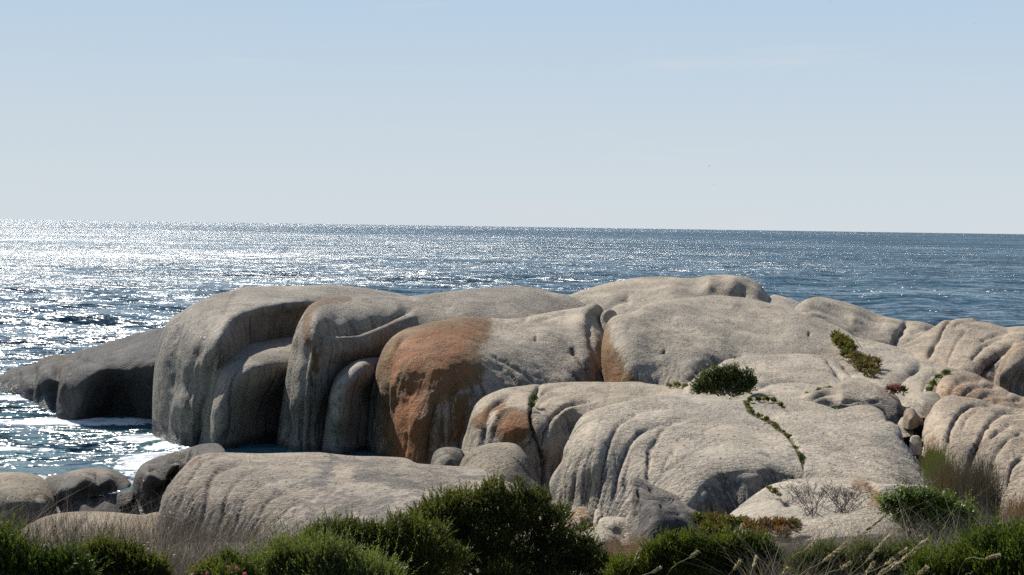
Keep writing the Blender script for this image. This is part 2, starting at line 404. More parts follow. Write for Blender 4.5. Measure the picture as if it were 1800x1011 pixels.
# ------------------------------------------------------------------ rocks
STEP = 2.3; SGAIN = .6
def rock(label, edge, close, depth, roll=(22, .8), T=5.0, strokes=(), paint=(), name='boulder', category='boulder', group=None, amp=.06, step=None, smooth_close=False, seed=0, sg=1.0, sw=.8, runnel=.022, flute=.9, tone=(1, 1, 1)):
    """edge: visible skyline of the rock; close: hidden remainder of the outline; depth: (px, py, metres from the camera) samples of its surface"""
    step = step or STEP
    E = spline(edge, 4.0)
    Cc = np.asarray(close, float)
    if smooth_close: Cc = spline([edge[-1]] + list(close) + [edge[0]], 4.0)[1:-1]
    poly = np.vstack([E, Cc])
    x0, y0 = poly.min(0) - step * 1.5; x1, y1 = poly.max(0) + step * 1.5
    gx = np.arange(x0, x1, step); gy = np.arange(y0, y1, step)
    X, Y = np.meshgrid(gx, gy); sh = X.shape; q = np.stack([X.ravel(), Y.ravel()], -1)
    ins = inside(q, poly); I = ins.reshape(sh)
    cell = I[:-1, :-1] | I[:-1, 1:] | I[1:, 1:] | I[1:, :-1]
    idx = np.arange(X.size).reshape(sh)
    quads = np.stack([idx[:-1, :-1], idx[:-1, 1:], idx[1:, 1:], idx[1:, :-1]], -1)[cell]
    used = np.unique(quads); mp = np.full(X.size, -1); mp[used] = np.arange(len(used)); quads = mp[quads]
    q = q[used]; bnd = ~ins[used]
    dO, _, near, _ = pdist(q, poly, closed=True)
    q = np.where(bnd[:, None], near, q); dO = np.where(bnd, 0.0, dO)
    dE, _, _, _ = pdist(q, E)
    D = tps([d[:2] for d in depth], [d[2] for d in depth])(q) if len(depth) >= 3 else None
    r, Rm = roll
    t = np.clip(dE / r, 0, 1)
    Yf = D + Rm * (1 - np.sqrt(np.clip(1 - (1 - t) ** 2, 0, 1)))
    P = at(q[:, 0], q[:, 1], Yf)
    def normals(P):
        a, b, c, d = (P[quads[:, i]] for i in range(4))
        fn = np.cross(c - a, d - b)
        n = np.zeros_like(P)
        for i in range(4): np.add.at(n, quads[:, i], fn)
        n /= np.linalg.norm(n, axis=1, keepdims=True) + 1e-12
        v = CAM - P
        s = np.sign((n * v).sum(-1)); s[s == 0] = 1
        return n * s[:, None]
    n = normals(P)
    for st in strokes:
        pts, a, wl, wr = st[:4]; a = (a * SGAIN if a > 0 else a * .7) * sg; fade = st[4] if len(st) > 4 else .12
        S = spline(pts, 5.0)
        d, side, _, par = pdist(q, S)
        wv = np.where(side > 0, wr, wl) * sw
        wob = 1 + .35 * vnoise(np.stack([q[:, 0] / 26, q[:, 1] / 26, q[:, 0] * 0], -1), 91)
        g = np.exp(-(d / (wv * wob)) ** 1.6)
        g *= np.clip(np.minimum(par, 1 - par) / fade + .15, 0, 1)
        P = P - n * (a * g)[:, None]
    n = normals(P)
    hn = 1.1 * fbm(P * np.array([.45, .45, .45]), 2, 40 + seed) + .5 * fbm(P * np.array([1.6, 1.6, 1.0]), 3, 60 + seed)
    # gentle vertical fluting on steep faces, as rain carves it
    stp = np.clip((.75 - n[:, 2]) / .5, 0, 1)
    rdg = 1 - 2 * np.abs(fbm(P * np.array([.9, .9, 1.3]), 3, 50 + seed))
    hn = hn + .45 * np.clip(rdg, -1, 1)
    hn = hn + flute * stp * fbm(P * np.array([1.5, 1.5, .12]), 3, 80 + seed)
    # water runnels: follow the line of steepest descent over the surface
    G3 = np.full((sh[0] * sh[1], 3), np.nan); G3[used] = P; G3 = G3.reshape(sh[0], sh[1], 3)
    Ju = np.zeros_like(G3); Jv = np.zeros_like(G3)
    Ju[:, 1:-1] = (G3[:, 2:] - G3[:, :-2]) / (2 * step); Jv[1:-1] = (G3[2:] - G3[:-2]) / (2 * step)
    Nn = np.cross(Jv, Ju); Nn /= np.linalg.norm(Nn, axis=-1, keepdims=True) + 1e-12
    tdir = -np.array([0, 0, 1.]) + Nn * Nn[..., 2:3]
    a11 = (Ju * Ju).sum(-1); a22 = (Jv * Jv).sum(-1); a12 = (Ju * Jv).sum(-1); b1 = (Ju * tdir).sum(-1); b2 = (Jv * tdir).sum(-1)
    det = a11 * a22 - a12 ** 2 + 1e-12; du = (b1 * a22 - b2 * a12) / det; dv = (b2 * a11 - b1 * a12) / det
    ln_ = np.hypot(du, dv) + 1e-9; du /= ln_; dv /= ln_
    rr = np.random.default_rng(int(q[:, 0].sum()) % 9973)
    npart = int(len(q) * runnel); st_ = rr.integers(0, len(q), npart); xs_ = q[st_, 0].copy(); ys2 = q[st_, 1].copy()
    val = rr.uniform(.3, 1.0, npart) * np.where(rr.random(npart) < .72, -1, .8); life = rr.integers(12, 70, npart)
    acc = np.zeros(sh[0] * sh[1])
    for it in range(70):
        ii = np.clip(np.round((ys2 - y0) / step).astype(int), 0, sh[0] - 1); jj = np.clip(np.round((xs_ - x0) / step).astype(int), 0, sh[1] - 1)
        ok = (life > it) & np.isfinite(du[ii, jj]) & np.isfinite(dv[ii, jj])
        fl = ii * sh[1] + jj; tp = np.minimum(1, (life - it) / 15.) * np.minimum(1, (it + 1) / 8.)
        vv = val * tp; cur = acc[fl]; up_ = ok & (np.abs(vv) > np.abs(cur)); acc[fl[up_]] = vv[up_]
        xs_ = np.where(ok, xs_ + np.nan_to_num(du[ii, jj]) * step, xs_); ys2 = np.where(ok, ys2 + np.nan_to_num(dv[ii, jj]) * step, ys2)
        life = np.where(ok, life, 0)
    acc = acc[used]; slopek = np.clip((.985 - n[:, 2]) / .22, 0, 1)
    acc = acc * (.3 + .7 * slopek)
    P = P - n * (np.clip(-acc, 0, 1) * .035)[:, None]
    k = np.clip(dE / 10, .25, 1)
    P = P + n * (amp * hn * k)[:, None]
    # paint masks
    C = np.zeros((len(q), 4)); C[:, 3] = np.clip(.5 + .5 * acc, 0, 1)
    for kind, ch, pts, soft, val in paint:
        pts = np.asarray(pts, float)
        if kind == 'poly':
            pin = inside(q, pts); d, _, _, _ = pdist(q, pts, closed=True)
            mk = np.clip(.5 + np.where(pin, d, -d) / soft * .5, 0, 1)
        else:
            d, _, _, _ = pdist(q, spline(pts, 6)); mk = np.clip(1 - d / soft, 0, 1)
        ci = 'RGB'.index(ch); C[:, ci] = np.maximum(C[:, ci], val * mk)
    # back half
    nb = np.where(~bnd)[0]; bm = np.arange(len(q)); bm[nb] = len(q) + np.arange(len(nb))
    r2 = max(dO.max() * .75, 1e-3); tt = np.clip(dO[nb] / r2, 0, 1)
    ext = T * np.sqrt(np.clip(1 - (1 - tt) ** 2, 0, 1)) + .05
    B = P[nb] + (P[nb] - CAM) / (P[nb] - CAM)[:, 1:2] * ext[:, None]
    V = np.vstack([P, B]); Fq = np.vstack([quads[:, ::-1], bm[quads]])
    CC = np.vstack([C, C[nb]])
    org = np.array([V[:, 0].mean(), V[:, 1].mean(), V[:, 2].min()])
    me = bpy.data.meshes.new(name)
    me = mesh_np(name, V - org, Fq, True, CC, 'paint')
    o = obj(name, me, ROCK, loc=org, label=label, category=category)
    o.color = (*tone, 1.0)  # own rock colour; left and shore rocks darkened further for backlight and shade
    if group: o['group'] = group
    return o
# --- the seaward tail
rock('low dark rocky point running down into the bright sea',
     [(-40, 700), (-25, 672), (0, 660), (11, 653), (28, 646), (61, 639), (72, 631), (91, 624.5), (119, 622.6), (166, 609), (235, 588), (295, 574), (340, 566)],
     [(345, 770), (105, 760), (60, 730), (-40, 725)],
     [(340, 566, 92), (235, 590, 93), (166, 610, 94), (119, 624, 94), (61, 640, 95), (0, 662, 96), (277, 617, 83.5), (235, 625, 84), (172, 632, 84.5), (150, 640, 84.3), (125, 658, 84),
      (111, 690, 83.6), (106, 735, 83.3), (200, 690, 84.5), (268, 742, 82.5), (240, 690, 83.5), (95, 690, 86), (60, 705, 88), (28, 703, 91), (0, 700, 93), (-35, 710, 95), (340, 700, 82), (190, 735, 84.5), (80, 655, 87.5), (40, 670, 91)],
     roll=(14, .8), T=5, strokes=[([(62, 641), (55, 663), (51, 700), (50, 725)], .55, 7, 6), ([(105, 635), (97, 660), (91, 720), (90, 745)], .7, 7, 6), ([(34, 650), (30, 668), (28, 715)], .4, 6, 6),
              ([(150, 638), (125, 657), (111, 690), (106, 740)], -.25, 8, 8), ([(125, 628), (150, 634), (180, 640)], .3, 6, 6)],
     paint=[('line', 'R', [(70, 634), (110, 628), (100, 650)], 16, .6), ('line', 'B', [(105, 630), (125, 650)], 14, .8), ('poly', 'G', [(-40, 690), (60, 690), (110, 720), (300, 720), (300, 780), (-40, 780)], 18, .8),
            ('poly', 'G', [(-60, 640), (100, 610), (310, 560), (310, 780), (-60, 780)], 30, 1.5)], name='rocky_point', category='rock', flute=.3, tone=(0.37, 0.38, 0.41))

# --- big left boulder and its lobe
rock('tall grey boulder with fluted seaward end and a dark hollow flank, standing in the sea',
     [(266, 800), (267, 757), (269, 674), (276, 618), (283, 591), (297, 563), (319, 545), (347, 531), (369, 520), (388, 514.6), (408, 511), (422, 506), (444, 503.5), (499, 503), (582, 501), (638, 506), (699, 516), (750, 530)],
     [(750, 660), (560, 700), (540, 830), (300, 830), (266, 830)],
     [(268, 757, 77), (270, 780, 75.5), (270, 674, 77.6), (283, 600, 77.8), (300, 566, 78.2), (347, 535, 79), (388, 518, 81.5), (444, 506, 84), (500, 505, 86), (582, 503, 87.5), (660, 509, 89), (740, 530, 89),
      (300, 800, 73), (320, 720, 72.5), (330, 650, 73), (345, 590, 74), (370, 555, 76), (400, 535, 78.5), (405, 563, 74.5), (391, 585, 72.3), (389, 615, 71.5), (352, 680, 72.3), (345, 760, 72.5), (390, 680, 72), (400, 800, 73),
      (425, 550, 76), (430, 562, 76), (460, 541, 78), (462, 556, 78.1), (499, 533, 79.8), (500, 549, 80), (535, 529, 81), (537, 545, 81.4), (440, 590, 76.8), (480, 585, 79.3), (520, 575, 81.2), (560, 560, 82.5), (560, 530, 82.6), (520, 640, 81.2), (450, 640, 77.3), (620, 560, 82), (660, 540, 84), (450, 523, 80.5), (540, 518, 83.5)],
     roll=(16, 1.0), T=9,
     strokes=[([(330, 538), (316, 560), (305, 624), (300, 674), (289, 735), (285, 790)], .38, 10, 8), ([(365, 560), (352, 607), (336, 640), (330, 700), (326, 800)], .35, 10, 9), ([(318, 590), (312, 650), (310, 720), (308, 800)], .22, 6, 6),
              ([(388, 612), (372, 640), (361, 688), (352, 735), (350, 800)], .55, 7, 7), ([(384, 560), (352, 620), (345, 700), (342, 780)], .18, 6, 6), ([(535, 533), (499, 537), (460, 544), (430, 552), (405, 563), (391, 582), (387, 612)], -.22, 10, 10)],
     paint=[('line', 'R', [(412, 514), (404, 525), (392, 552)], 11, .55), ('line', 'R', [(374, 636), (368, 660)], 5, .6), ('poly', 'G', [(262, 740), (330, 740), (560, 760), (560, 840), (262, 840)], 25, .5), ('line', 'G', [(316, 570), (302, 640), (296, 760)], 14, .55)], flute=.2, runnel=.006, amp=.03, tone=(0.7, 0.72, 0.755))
rock('rounded grey lobe bulging from the foot of the tall fluted boulder',
     [(340, 815), (352, 757), (358, 715), (366, 668), (375, 641), (388, 627), (405, 614), (430, 606), (471.5, 598), (510, 592), (545, 592)],
     [(550, 830), (340, 830)],
     [(352, 757, 72.5), (358, 715, 72.5), (368, 668, 72.5), (388, 630, 73), (430, 608, 75), (471, 600, 77), (510, 594, 78.5), (545, 594, 79.5), (375, 720, 70), (378, 757, 69.8), (380, 810, 70), (400, 690, 69.9), (420, 662, 70.3), (455, 640, 71.8), (505, 628, 74), (540, 622, 75.5),
      (430, 720, 71.6), (430, 800, 71.8), (490, 700, 74.6), (500, 800, 74.6), (540, 700, 76.5), (420, 635, 72), (470, 617, 74.2), (390, 655, 71)],
     roll=(20, .9), T=6, strokes=[([(460, 640), (432, 657), (412, 677), (395, 701), (384, 730), (382, 800)], -.2, 9, 9), ([(372, 690), (366, 740), (364, 800)], .2, 5, 5)],
     paint=[('poly', 'G', [(340, 760), (560, 740), (560, 840), (340, 840)], 30, .4)], flute=.12, runnel=.006, amp=.03, tone=(0.74, 0.755, 0.785))
rock('long grey whaleback with an orange lichen rim over a fluted end and a slit-like hollow',
     [(484, 800), (488, 760), (494, 718), (499, 674), (509, 618), (519, 582), (530, 557.5), (543.5, 538), (563, 527), (588, 522), (610, 522.5), (660, 520), (713.5, 521.5), (758.5, 516), (828, 508), (897, 503.5), (932, 505), (966, 513), (1000, 520), (1030, 535)],
     [(1040, 640), (700, 680), (690, 830), (484, 830)],
     [(488, 762, 71.5), (497, 690, 71.5), (512, 610, 71.8), (532, 558, 73), (565, 530, 76.5), (610, 525, 79.5), (660, 523, 82), (715, 524, 84), (760, 519, 85.5), (830, 511, 87.5), (900, 506, 89), (966, 516, 89.5), (1020, 535, 89),
      (510, 780, 69.8), (520, 700, 69.3), (530, 640, 69.5), (545, 590, 69.6), (556, 555, 71), (545, 650, 68.8), (550, 700, 68.8), (550, 800, 69), (590, 560, 74), (575, 600, 70), (610, 548, 76), (655, 548, 78), (700, 540, 80.5), (630, 590, 73.4), (610, 606, 71.6), (640, 606, 73), (600, 650, 72.2), (650, 625, 74.4), (700, 575, 78), (700, 590, 77.6), (690, 640, 78.5), (600, 760, 72.5), (680, 760, 75),
      (760, 545, 82.5), (830, 530, 84.5), (900, 530, 85.5), (960, 535, 86.5), (760, 570, 80.5), (860, 560, 82.2), (960, 560, 84), (1020, 570, 86)],
     roll=(14, .7), T=9,
     strokes=[([(568, 584), (596, 586), (624, 585), (655, 573), (689, 558), (722, 547)], 1.5, 4, 16, .35), ([(522, 590), (508, 660), (503, 720), (500, 800)], .35, 6, 5), ([(541, 596), (532, 660), (530, 720), (526, 800)], .45, 6, 6), ([(556, 640), (549, 700), (545, 800)], .3, 5, 5),
              ([(560, 596), (563, 640), (560, 700)], .3, 10, 10), ([(590, 596), (640, 592), (690, 572), (735, 555)], -.2, 8, 8)],
     paint=[('line', 'R', [(612, 524), (588, 524), (563, 530), (546, 545), (538, 570), (540, 600), (554, 626), (560, 650)], 15, .95), ('line', 'R', [(548, 640), (556, 680)], 10, .7), ('line', 'R', [(520, 590), (512, 640)], 7, .5),
            ('line', 'G', [(520, 620), (510, 700), (505, 800)], 10, .5), ('poly', 'G', [(480, 770), (700, 770), (700, 840), (480, 840)], 20, .45)], name='whaleback_rock', category='rock', flute=.2, runnel=.008, amp=.03, tone=(0.74, 0.75, 0.77))
rock('small smooth grey boulder leaning between the lichen rim and the orange-stained rock',
     [(560, 815), (570, 757), (574, 724), (581, 688), (586.5, 668), (596, 654.5), (610, 643), (627, 634), (646, 629.5), (668, 627.6), (682, 628)],
     [(682, 830), (560, 830)],
     [(570, 757, 69.6), (575, 720, 69.6), (587, 670, 69.8), (610, 645, 70.5), (646, 631, 72.6), (680, 630, 74.6), (586, 740, 67.9), (588, 700, 67.9), (603, 672, 68), (622, 653, 68.7), (640, 641, 70.2), (640, 690, 70.9), (665, 650, 72.4), (668, 720, 72.2), (620, 760, 69.4), (600, 800, 68.4), (665, 800, 71.8)],
     roll=(12, .6), T=4, strokes=[([(645, 638), (622, 651), (603, 671), (592, 690), (587, 730), (585, 790)], -.16, 7, 7)],
     paint=[('poly', 'G', [(560, 770), (700, 770), (700, 840), (560, 840)], 20, .4)], flute=.12, runnel=.006, amp=.03, tone=(0.74, 0.75, 0.77))

# --- orange stained rock
rock('broad rock with a great orange and brown lichen stain over its fluted end',
     [(636, 815), (641, 790), (642.5, 757), (648, 715), (655, 674), (665, 636), (675, 612), (689, 594), (710, 580), (741, 571), (776, 563), (803.5, 558), (828, 557.5), (848.5, 559), (876, 560), (911, 559), (930, 556), (966, 549), (1001, 543), (1025, 539), (1036, 536), (1046, 533), (1055, 537), (1061.5, 546), (1063, 563), (1060, 580), (1060, 612), (1066, 636), (1070, 690)],
     [(1070, 740), (930, 760), (820, 850), (636, 850)],
     [(642, 790, 70.5), (648, 715, 70.5), (660, 655, 70.7), (678, 612, 71.4), (710, 582, 73), (776, 565, 75), (828, 559, 77.5), (876, 562, 79.5), (930, 558, 81.5), (966, 551, 83), (1001, 545, 84), (1046, 535, 85), (1061, 560, 86),
      (662, 740, 69.3), (680, 690, 68.2), (700, 650, 68.1), (710, 620, 69.2), (760, 600, 70.2), (690, 780, 66.9), (690, 720, 67.5), (730, 740, 65.2), (725, 680, 66.9), (745, 810, 64.3), (760, 670, 66.5), (790, 640, 67.5), (830, 600, 72), (775, 740, 65.4), (800, 700, 66.2), (800, 780, 66), (830, 680, 67.5), (840, 640, 69.2), (880, 650, 70.2), (900, 600, 74), (940, 640, 71.8), (960, 590, 76.5), (1000, 620, 75), (1000, 665, 71.5), (1040, 665, 73.5), (1020, 580, 78.5),
      (1035, 600, 77), (1030, 555, 81.5), (1052, 600, 78.3), (1055, 650, 75.2), (900, 690, 69), (870, 740, 67.5), (960, 700, 70)],
     roll=(14, .8), T=9,
     strokes=[([(716, 590), (700, 605), (689, 629), (682, 670), (676, 740), (672, 810)], .36, 7, 6), ([(770, 690), (764, 715), (758, 750), (748, 820)], .42, 7, 7), ([(812, 676), (797, 690), (797, 722), (799, 790)], .5, 6, 7), ([(784, 705), (779, 760), (776, 810)], .35, 5, 5), ([(668, 660), (660, 720), (657, 800)], .2, 4, 4), ([(694, 640), (690, 720), (688, 800)], .14, 5, 5), ([(726, 660), (716, 720), (712, 800)], .13, 6, 6),
              ([(862, 624), (890, 639), (914, 653), (940, 676)], .22, 2.6, 2.6), ([(1004, 608), (1020, 630), (1035, 653), (1046, 680)], .45, 9, 6), ([(1040, 545), (1037, 575), (1042, 605), (1052, 640), (1058, 680)], .3, 8, 4), ([(880, 562), (912, 566), (930, 558)], .25, 4, 4), ([(940, 566), (1000, 550)], .2, 3, 3),
              ([(940, 593), (942, 596)], .25, 3.5, 3.5)],
     paint=[('poly', 'R', [(672, 800), (672, 688), (662, 640), (680, 608), (712, 578), (760, 564), (810, 556), (858, 560), (856, 594), (833, 616), (848, 646), (840, 672), (806, 682), (792, 700), (765, 705), (756, 757), (745, 830), (672, 830)], 22, 1.4), ('poly', 'R', [(680, 690), (735, 655), (752, 700), (754, 760), (748, 830), (680, 830)], 24, 1.75), ('line', 'R', [(700, 600), (760, 640), (830, 640)], 16, 1.5), ('poly', 'R', [(800, 690), (832, 690), (815, 760), (800, 790)], 8, .8),
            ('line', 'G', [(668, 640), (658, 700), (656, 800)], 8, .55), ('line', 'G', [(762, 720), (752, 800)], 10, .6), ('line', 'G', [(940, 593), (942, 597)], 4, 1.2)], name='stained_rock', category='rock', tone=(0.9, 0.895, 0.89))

# --- back summit
rock('highest pale dome on the skyline with a shadowed scoop below its crest',
     [(960, 530), (1000, 518.5), (1030, 508), (1060, 500), (1090, 493), (1120, 488), (1150, 486), (1175, 486.5), (1205, 489), (1230, 487), (1250, 484), (1270, 483), (1295, 484.5), (1320, 490), (1336, 500), (1347, 515), (1358, 533), (1370, 545)],
     [(1370, 600), (1040, 620), (960, 580)],
     [(1000, 520, 96), (1060, 502, 98), (1120, 490, 99.5), (1175, 488, 100), (1230, 489, 99), (1270, 485, 98.5), (1320, 492, 98), (1358, 533, 97), (1000, 560, 88), (1060, 560, 88), (1080, 525, 92.5), (1140, 530, 91.5), (1140, 505, 96), (1200, 515, 93), (1180, 500, 96), (1240, 527, 92.6), (1300, 527, 93.6), (1340, 528, 94.4), (1245, 497, 94.6), (1290, 494, 95.2), (1255, 512, 93.6), (1300, 512, 94.4), (1330, 512, 95.2), (1100, 545, 89.5), (1200, 545, 88), (1300, 560, 86)],
     roll=(8, .8), T=10, strokes=[([(1062, 548), (1078, 530), (1110, 522)], .5, 9, 6)], name='summit_dome', category='rock', amp=.05, tone=(0.84, 0.83, 0.82))
rock('small rounded knob wedged in the cleft behind the stained rock',
     [(1052, 600), (1054, 565), (1060, 548), (1070, 543.5), (1080, 546), (1086, 555), (1092, 575)], [(1095, 640), (1052, 640)],
     [(1055, 570, 83), (1070, 547, 84), (1088, 560, 85), (1070, 580, 82.5), (1060, 620, 82.5), (1090, 620, 84)], roll=(8, .5), T=3, amp=.04)
rock('small pale rock just showing between the skyline dome and the long right-hand ridge',
     [(1335, 545), (1355, 520), (1375, 521), (1403, 531), (1425, 545), (1440, 560)], [(1440, 590), (1335, 590)],
     [(1355, 522, 98), (1400, 532, 98), (1440, 560, 97), (1360, 550, 92), (1400, 555, 92), (1390, 585, 89)], roll=(8, .6), T=5, amp=.04)
rock('long pale ridge of rock sloping down against the blue sea',
     [(1388, 556), (1399, 539.5), (1413, 528.5), (1432.6, 522.4), (1455, 523.8), (1491, 532.6), (1518.5, 542), (1546, 552.6), (1574, 560), (1596, 563), (1621, 566), (1643, 573), (1670, 585)],
     [(1680, 640), (1560, 650), (1400, 600)],
     [(1399, 541, 90), (1432, 525, 93), (1491, 535, 95), (1546, 555, 95), (1596, 565, 94), (1643, 575, 93), (1420, 545, 87), (1450, 550, 88), (1500, 560, 88.5), (1440, 575, 85), (1500, 590, 85), (1550, 600, 85), (1560, 575, 88.8), (1600, 600, 86.5), (1620, 580, 90), (1650, 610, 86), (1600, 640, 83)],
     roll=(9, .7), T=7, strokes=[([(1594, 563), (1589, 575), (1577, 592), (1571, 612)], .5, 6, 9), ([(1410, 545), (1440, 540), (1470, 550), (1500, 566)], .35, 8, 10), ([(1600, 585), (1625, 578), (1648, 580)], .3, 6, 6)],
     paint=[('line', 'B', [(1410, 545), (1418, 556)], 10, .5)], name='ridge_rock', category='rock', tone=(0.88, 0.87, 0.85))

# --- central dome
rock('wide smooth grey dome with a rust stain on its left cheek',
     [(1066, 700), (1060, 671), (1057, 621), (1060, 593), (1067, 568), (1080.5, 556), (1111, 549), (1139, 535), (1167, 528), (1208, 523.5), (1250, 519.7), (1278, 520.5), (1319, 525), (1361, 535), (1403, 546), (1430.5, 554), (1458, 567), (1478, 576.7), (1500, 590)],
     [(1530, 640), (1530, 720), (1066, 720)],
     [(1060, 671, 73.5), (1058, 621, 74), (1068, 570, 76), (1111, 551, 78.5), (1167, 530, 84), (1250, 522, 88), (1319, 528, 88.5), (1403, 549, 86.5), (1478, 579, 82.5), (1090, 671, 70.5), (1085, 620, 71.8), (1110, 585, 74), (1150, 640, 71), (1150, 680, 69.5), (1150, 580, 76), (1200, 560, 80), (1200, 620, 72.8), (1260, 545, 83.8), (1260, 590, 77), (1230, 650, 70.2), (1262, 640, 71.8), (1300, 625, 73.5), (1320, 560, 82.5), (1320, 600, 77), (1400, 580, 80.5), (1400, 615, 75.5), (1460, 600, 79.2), (1500, 630, 75), (1250, 690, 68.5), (1450, 670, 71)],
     roll=(14, .9), T=10,
     strokes=[([(1208, 672), (1218, 655), (1240, 640), (1270, 632), (1310, 626)], .55, 8, 12), ([(1292, 532), (1333, 552), (1389, 579)], .2, 14, 8), ([(1167, 617), (1168, 621)], .25, 3.5, 3.5), ([(1421, 587), (1423, 590)], .25, 3, 3), ([(1100, 570), (1130, 590), (1160, 630)], .12, 16, 16), ([(1180, 560), (1230, 590), (1280, 600)], -.15, 25, 25)],
     paint=[('poly', 'R', [(1052, 575), (1068, 572), (1074, 600), (1084, 620), (1098, 650), (1124, 672), (1120, 710), (1052, 710)], 14, 1.2), ('line', 'R', [(1068, 565), (1062, 600)], 9, .5), ('line', 'G', [(1212, 665), (1235, 648), (1262, 636)], 14, .7), ('line', 'G', [(1167, 617), (1168, 621)], 5, 1.2), ('line', 'G', [(1421, 587), (1423, 590)], 4, 1.2)], name='central_dome', category='rock', tone=(0.93, 0.925, 0.91))  # broad dark stroke paints shade into the hollow by the shelf
rock('pale shelf of rock behind the round green shrub',
     [(1200, 690), (1205.5, 676.7), (1236, 660), (1267, 638), (1278, 632), (1305.6, 628), (1355.6, 624), (1403, 621.7), (1439, 624), (1461, 629.4), (1478, 640.6), (1500, 655), (1524, 664), (1557, 685), (1570, 700)],
     [(1570, 740), (1200, 730)],
     [(1205, 678, 64), (1236, 661, 66), (1270, 638, 68.5), (1355, 626, 71.5), (1440, 626, 72.5), (1500, 656, 68.5), (1557, 686, 64), (1260, 680, 62.5), (1320, 660, 65.5), (1330, 690, 61), (1400, 650, 67.5), (1420, 680, 63), (1480, 670, 65.5), (1500, 700, 60.5), (1300, 720, 58.5), (1500, 730, 58)],
     roll=(8, .5), T=5, strokes=[([(1240, 660), (1290, 642), (1340, 640)], .12, 6, 6), ([(1330, 682), (1380, 672), (1430, 671), (1470, 676)], .3, 5, 5), ([(1452, 632), (1470, 655), (1480, 668)], .25, 4, 4), ([(1480, 645), (1500, 662)], .2, 3, 5)],
     paint=[('line', 'B', [(1400, 692), (1460, 678)], 6, .7), ('line', 'G', [(1375, 673), (1440, 672)], 5, .6)], name='rock_shelf', category='rock')
rock('narrow pale slab lying below the shelf beside the round green shrub',
     [(1305, 708), (1314, 699), (1333, 688), (1355.6, 676.7), (1389, 673), (1422, 675), (1450, 684), (1480, 700)], [(1480, 720), (1305, 720)],
     [(1314, 700, 56), (1355, 678, 60), (1422, 676, 61), (1480, 700, 57), (1390, 690, 57.5), (1350, 700, 55.5), (1420, 712, 53.5), (1320, 715, 53.5)], roll=(6, .3), T=3, strokes=[([(1330, 700), (1370, 686), (1420, 684)], .15, 3, 4)], amp=.04)
rock('dark ledge split by horizontal cracks beneath the pink flowers',
     [(1380, 712), (1396.6, 699), (1430, 688), (1463, 679), (1491, 668), (1513, 665), (1535, 674), (1560, 685), (1574, 693), (1585, 712.7), (1589, 740)], [(1589, 760), (1380, 750)],
     [(1397, 700, 55), (1463, 680, 58), (1513, 667, 60), (1560, 686, 58), (1586, 715, 56), (1430, 702, 53.3), (1480, 695, 54.5), (1530, 693, 55.5), (1480, 715, 53.8), (1540, 715, 54.2), (1578, 720, 54.8), (1430, 725, 53), (1540, 745, 54)], roll=(7, .4), T=4,
     strokes=[([(1420, 702), (1450, 692), (1500, 690), (1540, 697)], .3, 4, 5), ([(1440, 712), (1490, 704), (1550, 708)], .25, 4, 4), ([(1480, 680), (1510, 676), (1540, 684)], .22, 4, 4)], paint=[('poly', 'G', [(1420, 705), (1590, 695), (1590, 750), (1420, 740)], 14, .7)], name='rock_ledge', category='rock', tone=(0.85, 0.82, 0.78))

# --- right group
rock('bare pale slope right of the olive cushion plants',
     [(1462, 590), (1470, 580), (1496, 590), (1535, 599), (1574, 609), (1610, 618.5), (1643, 632), (1674, 646), (1700, 665)], [(1700, 720), (1600, 730), (1540, 700), (1490, 650)],
     [(1470, 582, 82), (1535, 601, 80), (1610, 620, 78), (1674, 648, 74), (1500, 630, 74), (1550, 640, 71.5), (1560, 670, 66.5), (1600, 650, 69.5), (1590, 680, 64.5), (1640, 660, 69), (1650, 700, 62)], roll=(7, .5), T=5,
     strokes=[([(1626, 645), (1600, 655), (1578, 672), (1570, 690)], .6, 12, 5), ([(1500, 600), (1540, 620), (1580, 640)], .12, 10, 10), ([(1480, 596), (1496, 606)], .25, 3, 4)], paint=[('line', 'G', [(1620, 650), (1590, 664)], 10, .5)], name='rock_slope', category='rock')  # dark stroke paints shade into the recess beside the lump
rock('rounded grey lump at the head of the gully',
     [(1590, 700), (1597, 675), (1610, 657), (1628, 646.5), (1650, 645), (1680, 649), (1700, 665)], [(1700, 715), (1590, 715)],
     [(1597, 676, 63), (1628, 648, 67), (1680, 651, 68), (1620, 680, 61), (1650, 670, 63), (1680, 690, 61.5), (1640, 705, 59.5)], roll=(9, .6), T=4, amp=.04,
     strokes=[([(1650, 652), (1630, 668), (1622, 690)], .2, 8, 6)], paint=[('line', 'B', [(1660, 655), (1635, 672), (1630, 690)], 9, .7)], tone=(0.85, 0.84, 0.82))
